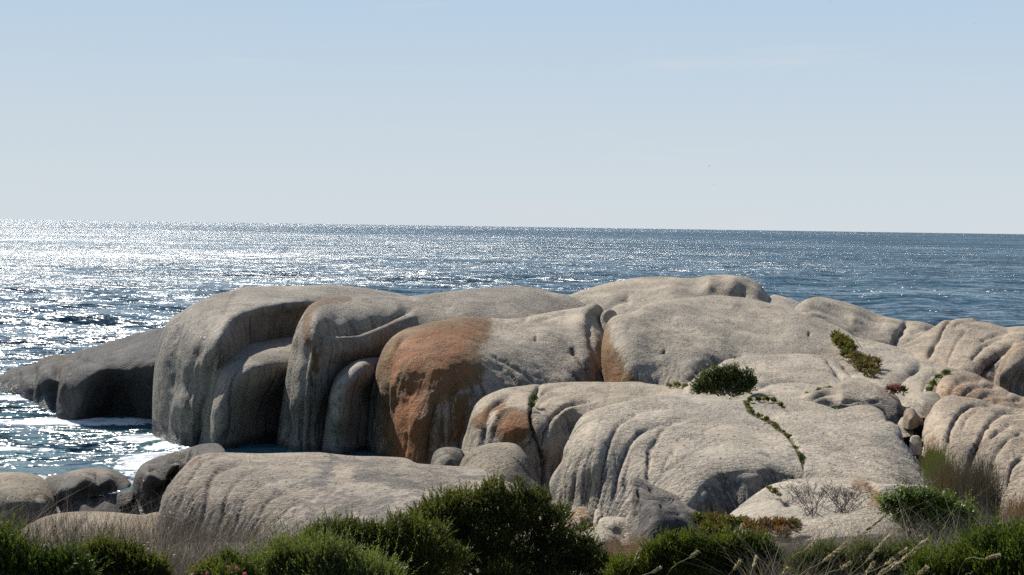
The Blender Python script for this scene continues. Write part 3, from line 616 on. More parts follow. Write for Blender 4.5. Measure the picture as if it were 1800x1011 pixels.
rock('broken pale ridge with parallel grooves at the right edge of the headland',
     [(1572, 612), (1579.5, 609), (1601.6, 599), (1623.8, 586.6), (1643, 574), (1657, 564.5), (1673.6, 561.7), (1709.6, 559.5), (1715, 564), (1740, 567), (1768, 575), (1781.7, 574), (1800, 573.6), (1850, 576), (1900, 585), (1990, 600), (2070, 640), (2100, 680)],
     [(2100, 760), (1900, 740), (1700, 710), (1640, 670), (1580, 640)],
     [(1580, 611, 80), (1623, 588, 83), (1657, 566, 86), (1710, 562, 88), (1768, 577, 87), (1850, 578, 87), (2050, 635, 84), (1980, 680, 78), (2060, 730, 78), (1620, 625, 76), (1660, 600, 80), (1660, 640, 74), (1700, 600, 80), (1710, 640, 74), (1740, 610, 79), (1740, 650, 75), (1780, 600, 81), (1720, 670, 72), (1800, 640, 78), (1850, 660, 78)],
     roll=(8, .6), T=7, strokes=[([(1676, 562), (1662, 572), (1650, 595), (1640, 612), (1631, 630)], .65, 6, 5), ([(1700, 580), (1680, 605), (1665, 640)], .2, 4, 5), ([(1768, 590), (1735, 605), (1705, 635)], .35, 4, 7), ([(1800, 585), (1770, 584), (1745, 590), (1720, 602)], .35, 3, 5), ([(1785, 600), (1760, 625), (1735, 650), (1722, 668)], .9, 9, 5), ([(1715, 566), (1690, 568), (1675, 575)], .3, 3, 3)],
     paint=[('poly', 'G', [(1722, 640), (1760, 620), (1750, 680), (1715, 670)], 10, .6), ('line', 'R', [(1700, 640), (1730, 630)], 14, .35)], name='grooved_ridge', category='rock', sg=.6, sw=.6, tone=(0.95, 0.89, 0.84))  # dark patch paints the shade of the hollow beside the block
rock('steep block with a dark shadowed face at the end of the grooved ridge',
     [(1742, 700), (1746, 678), (1749, 662), (1757, 640), (1768, 622), (1783, 607), (1800, 600), (1840, 593), (1880, 592)], [(1880, 730), (1742, 720)],
     [(1746, 690, 70), (1749, 665, 70.5), (1768, 624, 73), (1800, 602, 76), (1870, 595, 79), (1765, 660, 69.3), (1780, 635, 70), (1800, 620, 71.6), (1790, 670, 70.7), (1830, 640, 73), (1850, 690, 74), (1770, 710, 69.3)], roll=(9, .6), T=5, amp=.05,
     strokes=[([(1800, 612), (1778, 632), (1764, 660), (1760, 700)], -.2, 6, 6)], paint=[('line', 'R', [(1800, 604), (1776, 622), (1760, 650)], 16, .6), ('poly', 'G', [(1775, 650), (1880, 620), (1880, 730), (1765, 730)], 12, .5)], tone=(0.8, 0.74, 0.7))  # dark patch puts the shade of the face into its colour
rock('reddish stepped slab with rounded terraces above the gully',
     [(1638, 715), (1644, 690), (1650, 672.6), (1663, 659.6), (1685, 652.6), (1707, 655), (1724, 661.8), (1739.5, 670.5), (1755, 678), (1772, 686.8), (1798, 697.7), (1850, 705)], [(1850, 770), (1638, 760)],
     [(1644, 692, 58.5), (1663, 662, 61), (1700, 656, 63.5), (1755, 680, 62), (1798, 699, 60), (1850, 708, 59), (1665, 695, 56.5), (1700, 680, 58.3), (1720, 700, 56), (1770, 705, 56.5), (1680, 730, 54), (1800, 740, 53)], roll=(8, .5), T=5, amp=.05,
     strokes=[([(1730, 668), (1695, 667), (1675, 680), (1668, 700)], .4, 5, 6), ([(1756, 680), (1715, 680), (1695, 692), (1688, 708)], .42, 5, 6), ([(1780, 692), (1740, 692), (1725, 700), (1718, 712)], .38, 5, 5), ([(1800, 702), (1765, 704), (1745, 710)], .35, 4, 4)],
     paint=[('poly', 'R', [(1640, 680), (1680, 655), (1740, 675), (1800, 705), (1800, 730), (1640, 720)], 26, .6)], name='terraced_slab', category='rock', sg=.6, sw=.7, tone=(0.86, 0.76, 0.69))
rock('large furrowed dome rising to the right of the gully',
     [(1618, 800), (1624, 744.5), (1633, 727), (1641.5, 712), (1652.5, 702), (1667.7, 695.5), (1689.4, 697), (1722, 702), (1744, 709), (1765.6, 714), (1800, 718), (1850, 722), (1900, 730), (1990, 745), (2070, 775), (2120, 830)],
     [(2130, 980), (1700, 960), (1640, 900), (1615, 850)],
     [(1624, 750, 49.5), (1641, 714, 51), (1668, 697, 52.8), (1722, 704, 53), (1800, 720, 52), (1880, 730, 51), (2070, 780, 49), (1980, 850, 44), (2080, 900, 42), (1630, 800, 46), (1650, 750, 47.8), (1690, 725, 50), (1680, 780, 45.8), (1740, 740, 48.5), (1720, 800, 44.8), (1780, 760, 46.5), (1790, 820, 43.5), (1740, 860, 41.8), (1850, 800, 44), (1840, 870, 41), (1660, 850, 42.5), (1700, 920, 39.5), (1860, 930, 39)],
     roll=(11, .6), T=7,
     strokes=[([(1752, 711), (1720, 712), (1700, 717), (1685, 729), (1674, 746), (1666, 771), (1660, 800)], .5, 6, 6), ([(1800, 722), (1766, 725), (1744, 738), (1729, 758), (1718, 782), (1706, 810), (1700, 840)], .5, 7, 7), ([(1777, 747), (1755, 757), (1738, 772)], .35, 5, 7), ([(1800, 760), (1770, 775), (1750, 800), (1742, 830)], .28, 6, 6), ([(1640, 740), (1634, 770), (1632, 800)], .3, 5, 5), ([(1720, 722), (1700, 735), (1690, 760)], .16, 5, 5), ([(1800, 800), (1780, 820), (1770, 860)], .3, 5, 5)],
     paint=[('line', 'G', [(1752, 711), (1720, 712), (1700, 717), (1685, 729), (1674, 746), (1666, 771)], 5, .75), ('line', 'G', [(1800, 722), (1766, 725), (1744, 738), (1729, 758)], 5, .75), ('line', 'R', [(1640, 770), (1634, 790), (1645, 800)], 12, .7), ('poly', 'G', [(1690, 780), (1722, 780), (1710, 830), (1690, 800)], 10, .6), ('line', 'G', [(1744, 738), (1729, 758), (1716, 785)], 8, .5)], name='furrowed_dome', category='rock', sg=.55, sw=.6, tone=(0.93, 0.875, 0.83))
rock('brown standing stone in the sandy gully',
     [(1587, 752), (1588, 735), (1590, 722.7), (1598, 717), (1606.7, 719.5), (1613, 729), (1622, 737), (1624, 745)], [(1612, 752), (1600, 756)],
     [(1589, 740, 50.6), (1598, 719, 51), (1620, 740, 51), (1604, 735, 50), (1602, 752, 50)], roll=(5, .3), T=.8, amp=.02, name='standing_stone', category='stone', step=1.8, tone=(0.6, 0.52, 0.45))
rock('flat pale stone wedged in the gully below the pink flowers',
     [(1578, 745), (1584, 735), (1594, 731), (1604, 733)], [(1606, 765), (1585, 770)], [(1582, 742, 51.5), (1594, 733, 52.5), (1604, 735, 52.5), (1592, 750, 50.8), (1600, 764, 50)], roll=(4, .2), T=1, amp=.02, name='stone', category='stone', step=1.8)
rock('low grey boulder filling the top of the gully under the terraced slab',
     [(1596, 712), (1604, 700), (1613, 694), (1630, 688), (1646, 690), (1660, 700)], [(1655, 735), (1615, 735)], [(1604, 702, 55), (1630, 690, 57), (1655, 700, 57), (1622, 708, 54), (1640, 715, 54), (1630, 732, 52.5)], roll=(6, .4), T=2, amp=.03,
     strokes=[([(1598, 706), (1612, 704), (1622, 712)], .2, 3, 3)], step=2.0, tone=(0.8, 0.79, 0.77))
rock('small square stone at the mouth of the gully',
     [(1598, 784), (1600, 770), (1606, 765), (1616, 767), (1620, 778)], [(1620, 800), (1600, 800)], [(1600, 772, 47.3), (1614, 768, 48), (1620, 780, 47.6), (1608, 782, 47), (1610, 798, 46.5)], roll=(3, .2), T=.8, amp=.02, name='stone', category='stone', step=1.8)

# --- middle ridge (cracked) behind the fluted dome
rock('cracked rock ridge with rust-red cheek and a dark split, behind the fluted dome',
     [(806, 860), (812, 785), (821, 757), (828, 729), (838, 708.5), (859, 693), (890, 682.5), (932, 676.7), (966, 674), (1001, 671.5), (1070, 672), (1122, 671.7), (1139, 675), (1194, 682), (1222, 688), (1270, 695), (1340, 700)],
     [(1340, 760), (1020, 880), (806, 900)],
     [(812, 790, 60), (825, 740, 60.2), (840, 710, 61), (890, 685, 63.5), (966, 676, 66), (1070, 674, 67), (1139, 677, 66), (1222, 690, 63.5), (1330, 702, 61), (828, 800, 58), (845, 745, 58.3), (870, 715, 59.5), (870, 760, 57.2), (905, 745, 57.2), (900, 790, 56.5), (930, 790, 56.8), (935, 720, 59.3), (960, 750, 57.8), (985, 720, 60), (1040, 700, 62.2), (970, 790, 57.2), (1000, 760, 59.3), (1030, 740, 60.2), (990, 830, 58), (950, 850, 56.5), (1100, 695, 62.8), (1200, 700, 61), (1100, 740, 58.5), (870, 850, 56), (820, 850, 57.5), (1280, 740, 56)],
     roll=(14, .7), T=6,
     strokes=[([(898, 696), (869, 708.5), (852, 733), (845, 778), (843, 830)], .5, 6, 9), ([(950, 676), (940, 692), (936, 704), (933, 729), (939, 757), (947, 780), (954, 815), (956, 860)], .9, 4, 4.5), ([(939, 760), (930, 780), (917, 790)], .4, 3, 3),
              ([(1046, 703), (1020, 706), (994, 715), (972, 735), (958, 760), (953, 790)], .45, 6, 6), ([(1000, 690), (960, 700), (944, 720)], .15, 6, 6), ([(895, 715), (872, 738), (860, 775), (856, 830)], -.2, 7, 7), ([(1010, 720), (985, 732), (965, 757), (958, 800)], -.2, 6, 6), ([(1000, 674), (966, 684), (950, 696)], .2, 3, 3)],
     paint=[('line', 'R', [(882, 712), (858, 722), (838, 745)], 13, 1.3), ('poly', 'R', [(880, 730), (900, 722), (932, 730), (936, 752), (915, 772), (890, 782), (872, 760)], 13, 1.6), ('line', 'G', [(938, 706), (935, 735), (945, 775), (954, 815)], 8, 1.0), ('line', 'G', [(862, 715), (850, 740), (846, 780)], 10, .6), ('line', 'B', [(942, 700), (936, 712)], 7, 1.0)], name='cracked_ridge', category='rock', sg=.9, sw=.65, tone=(0.93, 0.9, 0.86))

# --- fluted dome
rock('broad fluted dome of pale granite crossed by a planted crack',
     [(978, 915), (972, 880), (966, 855), (970, 838), (987, 810), (992, 788), (1003, 765.5), (1014, 743), (1028, 727), (1053, 717), (1087, 708.6), (1128, 699), (1170, 694.7), (1212, 693), (1248, 695.5), (1275.5, 701), (1295, 704), (1320, 700), (1364, 697.5), (1400, 700), (1421.5, 705), (1452, 713), (1471, 720), (1491, 715.5), (1513, 712), (1535, 714), (1552, 724), (1560, 734), (1576, 742), (1583, 755), (1591.5, 779), (1611, 805), (1639, 853), (1650, 880)],
     [(1650, 960), (978, 960)],
     [(970, 850, 42), (988, 810, 42), (1003, 767, 42.5), (1020, 738, 43.5), (1055, 719, 45), (1128, 701, 48), (1212, 695, 49.5), (1295, 706, 48.5), (1364, 700, 49.5), (1452, 715, 48), (1513, 714, 48), (1560, 737, 46.2), (1590, 780, 43.8), (1638, 855, 40.5),
      (985, 900, 41.0), (1005, 830, 40.9), (1030, 770, 41.2), (1050, 740, 42.6), (1040, 850, 40.1), (1040, 910, 39.7), (1080, 800, 40.2), (1075, 880, 39.1), (1110, 745, 43.0), (1130, 800, 40.2), (1130, 870, 38.5), (1180, 720, 46), (1180, 770, 42), (1180, 830, 38.8), (1230, 790, 40.8), (1240, 828, 38.4), (1210, 880, 36.9), (1290, 750, 43.8), (1300, 810, 39.2), (1290, 824, 38.6), (1280, 850, 38.4), (1250, 880, 37.3), (1320, 880, 37.8), (1340, 800, 40.2), (1340, 820, 38.9), (1350, 850, 38.6), (1400, 760, 43.2), (1420, 830, 39), (1480, 750, 44.6), (1500, 810, 40.6), (1560, 800, 41.6), (1580, 845, 39.2), (1480, 850, 37.8), (1600, 890, 37.2), (1400, 900, 37.9), (1250, 930, 37.2), (1180, 930, 36.2)],
     roll=(14, .6), T=7,
     strokes=[([(1200, 715), (1150, 717), (1114, 727), (1089, 746), (1075, 771), (1064, 804), (1056, 849), (1050, 890)], .32, 8, 6), ([(1215, 736), (1192, 740), (1148, 749), (1117, 768), (1098, 799), (1084, 838), (1075, 890)], .42, 8, 6), ([(1178, 748), (1167, 754), (1153, 774), (1142, 793), (1137, 838), (1134, 870)], .38, 7, 6), ([(1205, 804), (1181, 818), (1168, 826)], .2, 4, 5),
              ([(1060, 735), (1046, 770), (1036, 830), (1030, 890)], .16, 6, 6), ([(1040, 735), (1022, 775), (1012, 830), (1006, 890)], .14, 6, 6), ([(1110, 790), (1104, 830), (1098, 880)], .14, 5, 5), ([(1000, 790), (986, 830), (990, 890)], .25, 5, 5), ([(1190, 785), (1170, 810), (1160, 860)], .14, 6, 6),
              ([(1222, 895), (1232, 862), (1258, 842), (1290, 831), (1325, 828), (1376, 838), (1420, 846)], .2, 12, 5), ([(1262, 880), (1266, 860), (1275, 848)], -.2, 5, 5), 
              ([(1311, 704), (1319, 722), (1348, 738), (1381, 763), (1398, 785), (1409, 804), (1414, 832)], .4, 4, 5), ([(1364, 699), (1376, 715), (1417, 741)], .25, 3, 3), ([(1418, 740), (1440, 752), (1462, 768)], .12, 3, 3), ([(1270, 728), (1320, 728)], .12, 3, 3), ([(1580, 745), (1574, 740), (1558, 734)], .35, 3, 8), ([(1450, 800), (1480, 792), (1500, 800)], .1, 6, 6), ([(1230, 770), (1290, 765), (1340, 772)], .07, 8, 8)],
     paint=[('line', 'G', [(1114, 727), (1089, 746), (1075, 771), (1064, 804), (1056, 849), (1050, 890)], 5, .62), ('line', 'G', [(1148, 749), (1117, 768), (1098, 799), (1084, 838), (1075, 890)], 5, .65), ('line', 'G', [(1046, 770), (1036, 830), (1030, 890)], 4, .5), ('line', 'G', [(1022, 775), (1012, 830), (1006, 890)], 4, .5), ('line', 'R', [(1166, 752), (1155, 760)], 10, .45), ('line', 'R', [(1082, 750), (1070, 780)], 9, .35), ('line', 'G', [(1160, 765), (1150, 780), (1142, 800)], 5, .8), ('line', 'B', [(1312, 704), (1330, 702), (1364, 702), (1376, 715)], 6, .8), ('line', 'B', [(1311, 706), (1320, 724), (1350, 740), (1381, 763), (1400, 790), (1412, 825)], 6, .9), ('poly', 'G', [(1330, 790), (1420, 780), (1430, 840), (1350, 830)], 24, .45), ('poly', 'G', [(1222, 890), (1240, 855), (1290, 838), (1380, 836), (1300, 910)], 10, .5)], name='fluted_dome', category='rock', amp=.035, sg=.36, sw=.6, runnel=.03)  # stain lines in the flutes; last dark patch paints shade under the overhang
rock('low pale slab with a lichened right end in front of the fluted dome',
     [(1268, 920), (1278, 908), (1295.5, 893), (1318, 875.5), (1347, 855.5), (1373, 846.7), (1400, 841.5), (1455.5, 839.5), (1507, 840), (1524.5, 843), (1555.5, 850), (1622, 853), (1645, 862)], [(1650, 960), (1268, 960)],
     [(1278, 910, 33.8), (1318, 877, 35.3), (1373, 848, 37), (1455, 841, 38), (1524, 845, 37.6), (1622, 855, 37), (1320, 905, 33), (1380, 870, 34.8), (1400, 900, 32.6), (1460, 865, 35), (1500, 890, 33), (1560, 870, 34.6), (1600, 890, 33.5), (1400, 940, 30.6), (1600, 940, 30.8), (1290, 945, 31.2)], roll=(8, .35), T=3,
     strokes=[([(1350, 858), (1372, 868), (1380, 882), (1420, 890)], .15, 3, 3), ([(1370, 888), (1410, 880), (1450, 884), (1500, 893)], .2, 4, 5), ([(1520, 848), (1560, 862), (1640, 866)], .3, 5, 6)],
     paint=[('line', 'R', [(1510, 852), (1535, 865), (1540, 885)], 26, .8), ('line', 'B', [(1350, 858), (1368, 868)], 5, 1.0), ('poly', 'G', [(1540, 850), (1650, 852), (1650, 875), (1560, 872)], 8, .8)], name='slab', category='rock', amp=.03)
rock('jagged grey stone leaning on the foot of the fluted dome',
     [(1106, 920), (1110, 882), (1111, 864), (1110, 844), (1115.6, 838.5), (1127, 841), (1142, 849), (1164, 860), (1189, 871), (1196, 882), (1213, 893), (1233, 904), (1245, 918)], [(1245, 950), (1106, 950)],
     [(1110, 884, 35.5), (1112, 848, 36), (1142, 851, 36.5), (1189, 873, 36.2), (1233, 906, 35.2), (1125, 880, 35), (1150, 890, 34.8), (1190, 905, 34.4), (1150, 930, 33.8)], roll=(5, .2), T=1.2, amp=.05, step=2.0,
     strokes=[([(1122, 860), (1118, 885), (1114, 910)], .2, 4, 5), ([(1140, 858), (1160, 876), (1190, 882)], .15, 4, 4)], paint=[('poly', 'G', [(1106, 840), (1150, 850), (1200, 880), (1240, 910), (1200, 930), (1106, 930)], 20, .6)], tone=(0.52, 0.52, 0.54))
rock('dark stone with a shadowed face half sunk among the plants',
     [(1118, 950), (1124.4, 906.7), (1129, 889), (1137.8, 879), (1155.6, 880), (1169, 888), (1189, 889), (1204, 895.6), (1215.6, 906.7), (1224, 922), (1245, 945)], [(1245, 975), (1118, 975)],
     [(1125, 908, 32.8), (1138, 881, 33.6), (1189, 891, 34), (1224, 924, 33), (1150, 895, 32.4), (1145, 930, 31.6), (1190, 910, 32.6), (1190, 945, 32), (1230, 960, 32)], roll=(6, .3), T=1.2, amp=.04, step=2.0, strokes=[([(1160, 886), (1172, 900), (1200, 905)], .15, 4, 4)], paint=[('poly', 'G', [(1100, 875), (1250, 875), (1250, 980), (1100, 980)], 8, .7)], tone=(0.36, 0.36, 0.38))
for k, (lab, ed, cl, Yd, pt) in enumerate([
    ('rust-red stone broken off at the foot of the flutes', [(996, 925), (1003, 905), (1014, 893), (1028, 891), (1040, 902), (1050, 920)], [(1048, 935), (998, 935)], 36.2, .55),
    ('pinkish upright chip of stone beside the rust-red one', [(1042, 915), (1045, 900), (1051, 895), (1058, 901), (1062, 912)], [(1060, 925), (1043, 925)], 36.4, .3),
    ('flat dark block lying along the foot of the flutes', [(1050, 925), (1056, 912), (1075, 908), (1098, 911), (1110, 922)], [(1110, 940), (1050, 940)], 35.2, .2),
    ('half-buried pale stone by the tawny grass', [(1024, 955), (1031, 934), (1043, 927), (1066, 930), (1082, 941), (1092, 958)], [(1092, 975), (1024, 975)], 31.5, .0)]):
    xs = [p[0] for p in ed]; ys_ = [p[1] for p in ed]; cx = sum(xs) / len(xs); t0 = min(ys_); b0 = max(p[1] for p in cl)
    rock(lab, ed, cl, [(xs[0], ys_[0], Yd), (cx, t0 + 2, Yd + .9), (xs[-1], ys_[-1], Yd + .3), (cx, t0 * .6 + b0 * .4, Yd), (cx - 8, b0, Yd - .3), (cx + 10, b0, Yd - .3)], roll=(6, .2), T=.8, amp=.04, step=1.8,
         paint=[('poly', 'R', [(xs[0] - 9, t0 - 9), (xs[-1] + 9, t0 - 9), (xs[-1] + 9, b0 + 9), (xs[0] - 9, b0 + 9)], 6, pt)], name='stone', category='stone', seed=k)

# --- front left
rock('long low whaleback with streaked, furrowed left end in front of the gulch',
     [(262, 960), (272, 925), (280.5, 894), (286, 869.5), (302.6, 844.5), (322, 822), (341, 804), (361, 797.5), (388.5, 795), (458, 797), (546, 794.7), (582, 797.5), (624, 801.6), (665.4, 802), (700, 803.5), (716, 806), (733, 814), (766, 817), (805, 819.6), (844, 822), (862, 833), (900, 850), (950, 880), (1000, 920)],
     [(1000, 1010), (262, 1010)],
     [(272, 928, 46.3), (283, 885, 46.6), (303, 846, 47.2), (341, 806, 48.5), (388, 797, 50), (458, 799, 51), (546, 797, 51.5), (624, 804, 51.5), (700, 806, 51.3), (766, 819, 50.5), (844, 824, 50), (950, 882, 45.5),
      (300, 910, 45.5), (325, 860, 45.9), (360, 825, 47), (350, 900, 44.6), (390, 855, 45.4), (420, 820, 48), (400, 920, 43.6), (450, 855, 45.4), (460, 900, 43.6), (480, 825, 48.2), (520, 865, 45), (560, 830, 48), (560, 900, 43.2), (640, 835, 47.6), (650, 880, 44), (720, 830, 48.2), (760, 850, 46.6), (800, 880, 44), (850, 850, 47), (700, 930, 41), (450, 960, 42.4), (330, 970, 44.2), (900, 950, 41)],
     roll=(16, .6), T=6,
     strokes=[([(400, 800), (372, 806), (355, 814), (333, 842), (316.5, 875), (303, 925)], .42, 7, 6), ([(430, 816), (402, 822), (380, 832), (366, 856), (358, 915)], .4, 7, 6), ([(470, 822), (440, 832), (412, 850), (396, 880), (388, 925)], .22, 6, 6), ([(500, 842), (466, 850), (440, 864), (424, 890), (414, 930)], .22, 6, 5), ([(540, 855), (500, 866), (471, 880), (455, 912)], .2, 6, 6), ([(560, 872), (520, 884), (496, 905)], .14, 5, 5), ([(335, 830), (312, 860), (294, 905)], .14, 5, 5),
              ([(560, 826), (590, 836), (640, 840), (690, 838), (740, 842)], .2, 10, 8), ([(600, 858), (650, 852), (700, 856)], -.15, 8, 8), ([(720, 818), (780, 826), (850, 838)], .14, 4, 5), ([(600, 806), (660, 812), (720, 818)], .1, 5, 5)],
     paint=[('line', 'R', [(352, 802), (334, 818)], 9, .75), ('line', 'G', [(585, 806), (575, 825), (556, 852)], 24, .85), ('line', 'G', [(630, 836), (665, 842), (720, 850)], 24, .9), ('line', 'G', [(560, 815), (620, 812), (690, 822)], 12, .6), ('line', 'G', [(470, 830), (430, 850), (410, 900)], 12, .55), ('line', 'G', [(540, 845), (480, 870), (450, 910)], 12, .55), ('poly', 'G', [(530, 880), (620, 868), (700, 870), (780, 850), (780, 960), (530, 960)], 40, .8), ('line', 'G', [(720, 822), (800, 836), (850, 842)], 9, .6), ('line', 'G', [(395, 812), (372, 840), (362, 900)], 7, .45), ('line', 'G', [(500, 812), (540, 818), (580, 812)], 9, .45)], name='low_whaleback', category='rock', amp=.03, sg=.4, sw=.6, runnel=.05, tone=(0.76, 0.74, 0.73))
rock('little mottled boulder in the gap beside the orange-stained rock',
     [(754, 825), (758, 812), (761, 800), (769, 790.5), (785.7, 786), (805, 788), (814, 794), (820, 812)], [(820, 840), (754, 840)], [(758, 812, 54.3), (785, 788, 55.3), (818, 810, 55), (785, 805, 53.5), (785, 830, 53)], roll=(8, .4), T=1.5, amp=.03, step=2.0, paint=[('poly', 'G', [(750, 780), (825, 780), (825, 840), (750, 840)], 10, .55)], tone=(0.6, 0.6, 0.58))
rock('speckled hump of rock behind the dark bush',
     [(800, 835), (808, 818), (815, 803), (830, 790.5), (855, 781), (880, 778), (899, 778.6), (913, 785), (927, 803), (938, 828), (947, 850)], [(950, 890), (800, 880)],
     [(808, 820, 53), (830, 792, 53.6), (880, 780, 54.5), (913, 787, 54.3), (940, 835, 53), (850, 810, 52.2), (890, 815, 52), (870, 850, 50.5), (920, 860, 51), (820, 860, 51)], roll=(10, .5), T=2.5, amp=.03, paint=[('line', 'R', [(815, 815), (835, 800)], 10, .5), ('line', 'G', [(880, 838), (930, 845)], 12, .6)], tone=(0.72, 0.7, 0.65))
rock('dark wave-hollowed rock with overhanging ledges at the edge of the surf',
     [(216, 910), (219, 897), (230, 870), (235.4, 842), (244, 822), (257.5, 811), (285, 800), (318.5, 790.5), (354.5, 781), (383.5, 780), (395, 790)], [(400, 850), (330, 930), (216, 930)],
     [(220, 898, 54.5), (234, 850, 55.2), (250, 818, 56.2), (285, 803, 57.5), (354, 783, 59), (390, 785, 59), (260, 830, 54.2), (255, 870, 54.2), (300, 812, 54.4), (300, 840, 54.9), (320, 800, 54.4), (340, 795, 55), (290, 890, 54.4), (370, 800, 55.4), (240, 900, 54)], roll=(9, .5), T=3, amp=.06,
     strokes=[([(262, 826), (285, 818), (312, 806), (325, 800)], .5, 5, 9), ([(270, 850), (290, 838), (302, 832)], -.5, 8, 10), ([(312, 806), (308, 830), (296, 850)], .45, 5, 5), ([(340, 792), (330, 810)], .3, 4, 4)],
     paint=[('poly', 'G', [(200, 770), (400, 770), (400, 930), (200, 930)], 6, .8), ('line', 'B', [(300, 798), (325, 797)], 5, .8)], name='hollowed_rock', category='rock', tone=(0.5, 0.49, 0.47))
rock('dark rounded boulder lying in the surf with a bright slit of water below it',
     [(78, 850), (83, 837.6), (111, 832), (138.5, 825), (166, 822), (191, 823.8), (210.5, 832), (224, 842), (231, 850), (229, 856)], [(212, 862), (194, 866.5), (150, 876), (105, 895), (78, 900)],
     [(83, 840, 56.5), (111, 834, 57), (166, 824, 57.5), (210, 833, 57.2), (230, 853, 56), (110, 855, 54), (150, 838, 54.4), (150, 865, 54.3), (190, 840, 54.6), (195, 862, 54.6), (222, 856, 55.4), (95, 890, 54)], roll=(8, .5), T=2.5, amp=.03, step=2.0, strokes=[([(170, 832), (172, 850), (180, 864)], .18, 4, 6)], paint=[('poly', 'G', [(70, 835), (240, 835), (240, 905), (70, 905)], 10, .85)], tone=(0.5, 0.49, 0.47))  # dark patch paints the steep front's shade below the crown
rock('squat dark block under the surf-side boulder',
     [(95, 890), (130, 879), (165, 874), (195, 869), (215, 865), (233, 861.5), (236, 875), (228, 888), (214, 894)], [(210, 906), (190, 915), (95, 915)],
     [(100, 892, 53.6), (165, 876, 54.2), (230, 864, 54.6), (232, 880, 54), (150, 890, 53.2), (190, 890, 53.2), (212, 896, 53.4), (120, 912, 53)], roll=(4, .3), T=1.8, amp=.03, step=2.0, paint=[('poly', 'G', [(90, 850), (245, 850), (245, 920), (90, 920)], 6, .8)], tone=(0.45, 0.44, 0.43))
rock('pale rounded boulder with curved creases on the shore edge',
     [(-60, 850), (-30, 834), (0, 831), (16.6, 830), (55, 832), (75, 840), (91, 855.6), (102.5, 872), (106.6, 889), (105, 905)], [(100, 970), (-60, 970)],
     [(-40, 840, 55), (0, 833, 56), (55, 834, 56), (91, 857, 55), (106, 890, 54.2), (10, 855, 52.8), (50, 860, 52.6), (80, 885, 52.6), (20, 890, 51.2), (60, 910, 51.5), (95, 920, 52.8), (0, 940, 51), (60, 950, 51.5), (-40, 900, 52)], roll=(10, .5), T=3, amp=.025,
     strokes=[([(-20, 846), (20, 840), (42, 845), (62, 860), (78, 878)], .24, 5, 4), ([(-20, 858), (20, 850), (45, 855), (60, 868), (72, 880)], .22, 5, 4), ([(0, 900), (40, 896), (90, 905)], .2, 4, 6), ([(0, 925), (50, 922), (90, 930)], .15, 4, 4)], tone=(0.7, 0.67, 0.6))
rock('low tawny slab overgrown with dry grass beside the shore boulders',
     [(15, 975), (26, 950), (36, 933), (55, 919), (83, 907), (119, 900.5), (166, 899), (207.7, 901), (249, 905), (265, 902), (280, 900), (310, 905)], [(310, 1020), (15, 1020)],
     [(26, 952, 46.5), (55, 921, 47.5), (119, 902, 49.5), (207, 903, 49.5), (300, 905, 49), (60, 950, 45), (110, 920, 46.5), (130, 950, 44.5), (200, 915, 47.4), (200, 950, 45), (270, 920, 47.4), (150, 1000, 42.5), (270, 990, 43)], roll=(9, .4), T=2.5, amp=.03,
     strokes=[([(125, 905), (105, 922), (85, 945), (78, 970)], .25, 5, 5), ([(105, 908), (80, 925), (60, 950)], .18, 4, 4), ([(160, 905), (140, 925), (128, 955)], .18, 5, 5)], paint=[('line', 'R', [(110, 925), (80, 945)], 12, .6), ('line', 'R', [(150, 905), (170, 930)], 12, .4)], name='slab', category='rock', tone=(0.72, 0.67, 0.6))
# ------------------------------------------------------------------ plants
GOLD = 2.39996
def unit(v): return v / (np.linalg.norm(v, axis=-1, keepdims=True) + 1e-12)
def frame(d):
    a = np.where(np.abs(d[:, 2:3]) < .9, np.array([[0, 0, 1.]]), np.array([[1., 0, 0]]))
    u = unit(np.cross(d, a)); return u, np.cross(d, u)
def sprigs(base, dirs, L, k, ll, lw, spread=R(40), tint=None, jit=.25, r=rng):
    """leafy shoots: k diamond leaves wound round each axis -> verts, quads, tint"""
    n = len(base); u, v = frame(dirs); V = []; T = []
    ph = r.uniform(0, 6.28, n)
    for i in range(k):
        t = (i + .6) / k
        p = base + dirs * (L * t)[:, None]
        az = ph + GOLD * i; sp = spread * (1.15 - .55 * t) * r.uniform(.7, 1.3, n)
        ld = dirs * np.cos(sp)[:, None] + (u * np.cos(az)[:, None] + v * np.sin(az)[:, None]) * np.sin(sp)[:, None]
        ld = unit(ld + r.normal(0, jit * .4, (n, 3)))
        sd = unit(np.cross(ld, dirs + r.normal(0, .3, (n, 3))))
        l = ll * r.uniform(.65, 1.25, n)[:, None] * (1 - .25 * t); wd = lw * r.uniform(.7, 1.2, n)[:, None]
        V.append(np.stack([p + sd * wd * .5, p + ld * l, p - sd * wd * .5], 1))
        T.append(tint * r.uniform(.8, 1.2, (n, 1)))
    V = np.concatenate(V).reshape(-1, 3); T = np.repeat(np.concatenate(T), 3, 0)
    return V, np.arange(len(V)).reshape(-1, 3), T
def tube(pts, r0, r1, n=5):
    P = np.asarray(pts, float); V = []; Fq = []
    for i, p in enumerate(P):
        d = unit((P[min(i + 1, len(P) - 1)] - P[max(i - 1, 0)])[None]); u, v = frame(d)
        rr = r0 + (r1 - r0) * i / (len(P) - 1)
        for a in range(n):
            V.append(p + rr * (math.cos(6.2832 * a / n) * u[0] + math.sin(6.2832 * a / n) * v[0]))
    for i in range(len(P) - 1):
        for a in range(n): Fq.append((i * n + a, i * n + (a + 1) % n, (i + 1) * n + (a + 1) % n, (i + 1) * n + a))
    return np.array(V), np.array(Fq)
def merge(parts):
    V = []; Fq = []; o = 0
    for v, f in parts: V.append(v); Fq.append(f + o); o += len(v)
    return np.vstack(V), np.vstack(Fq)
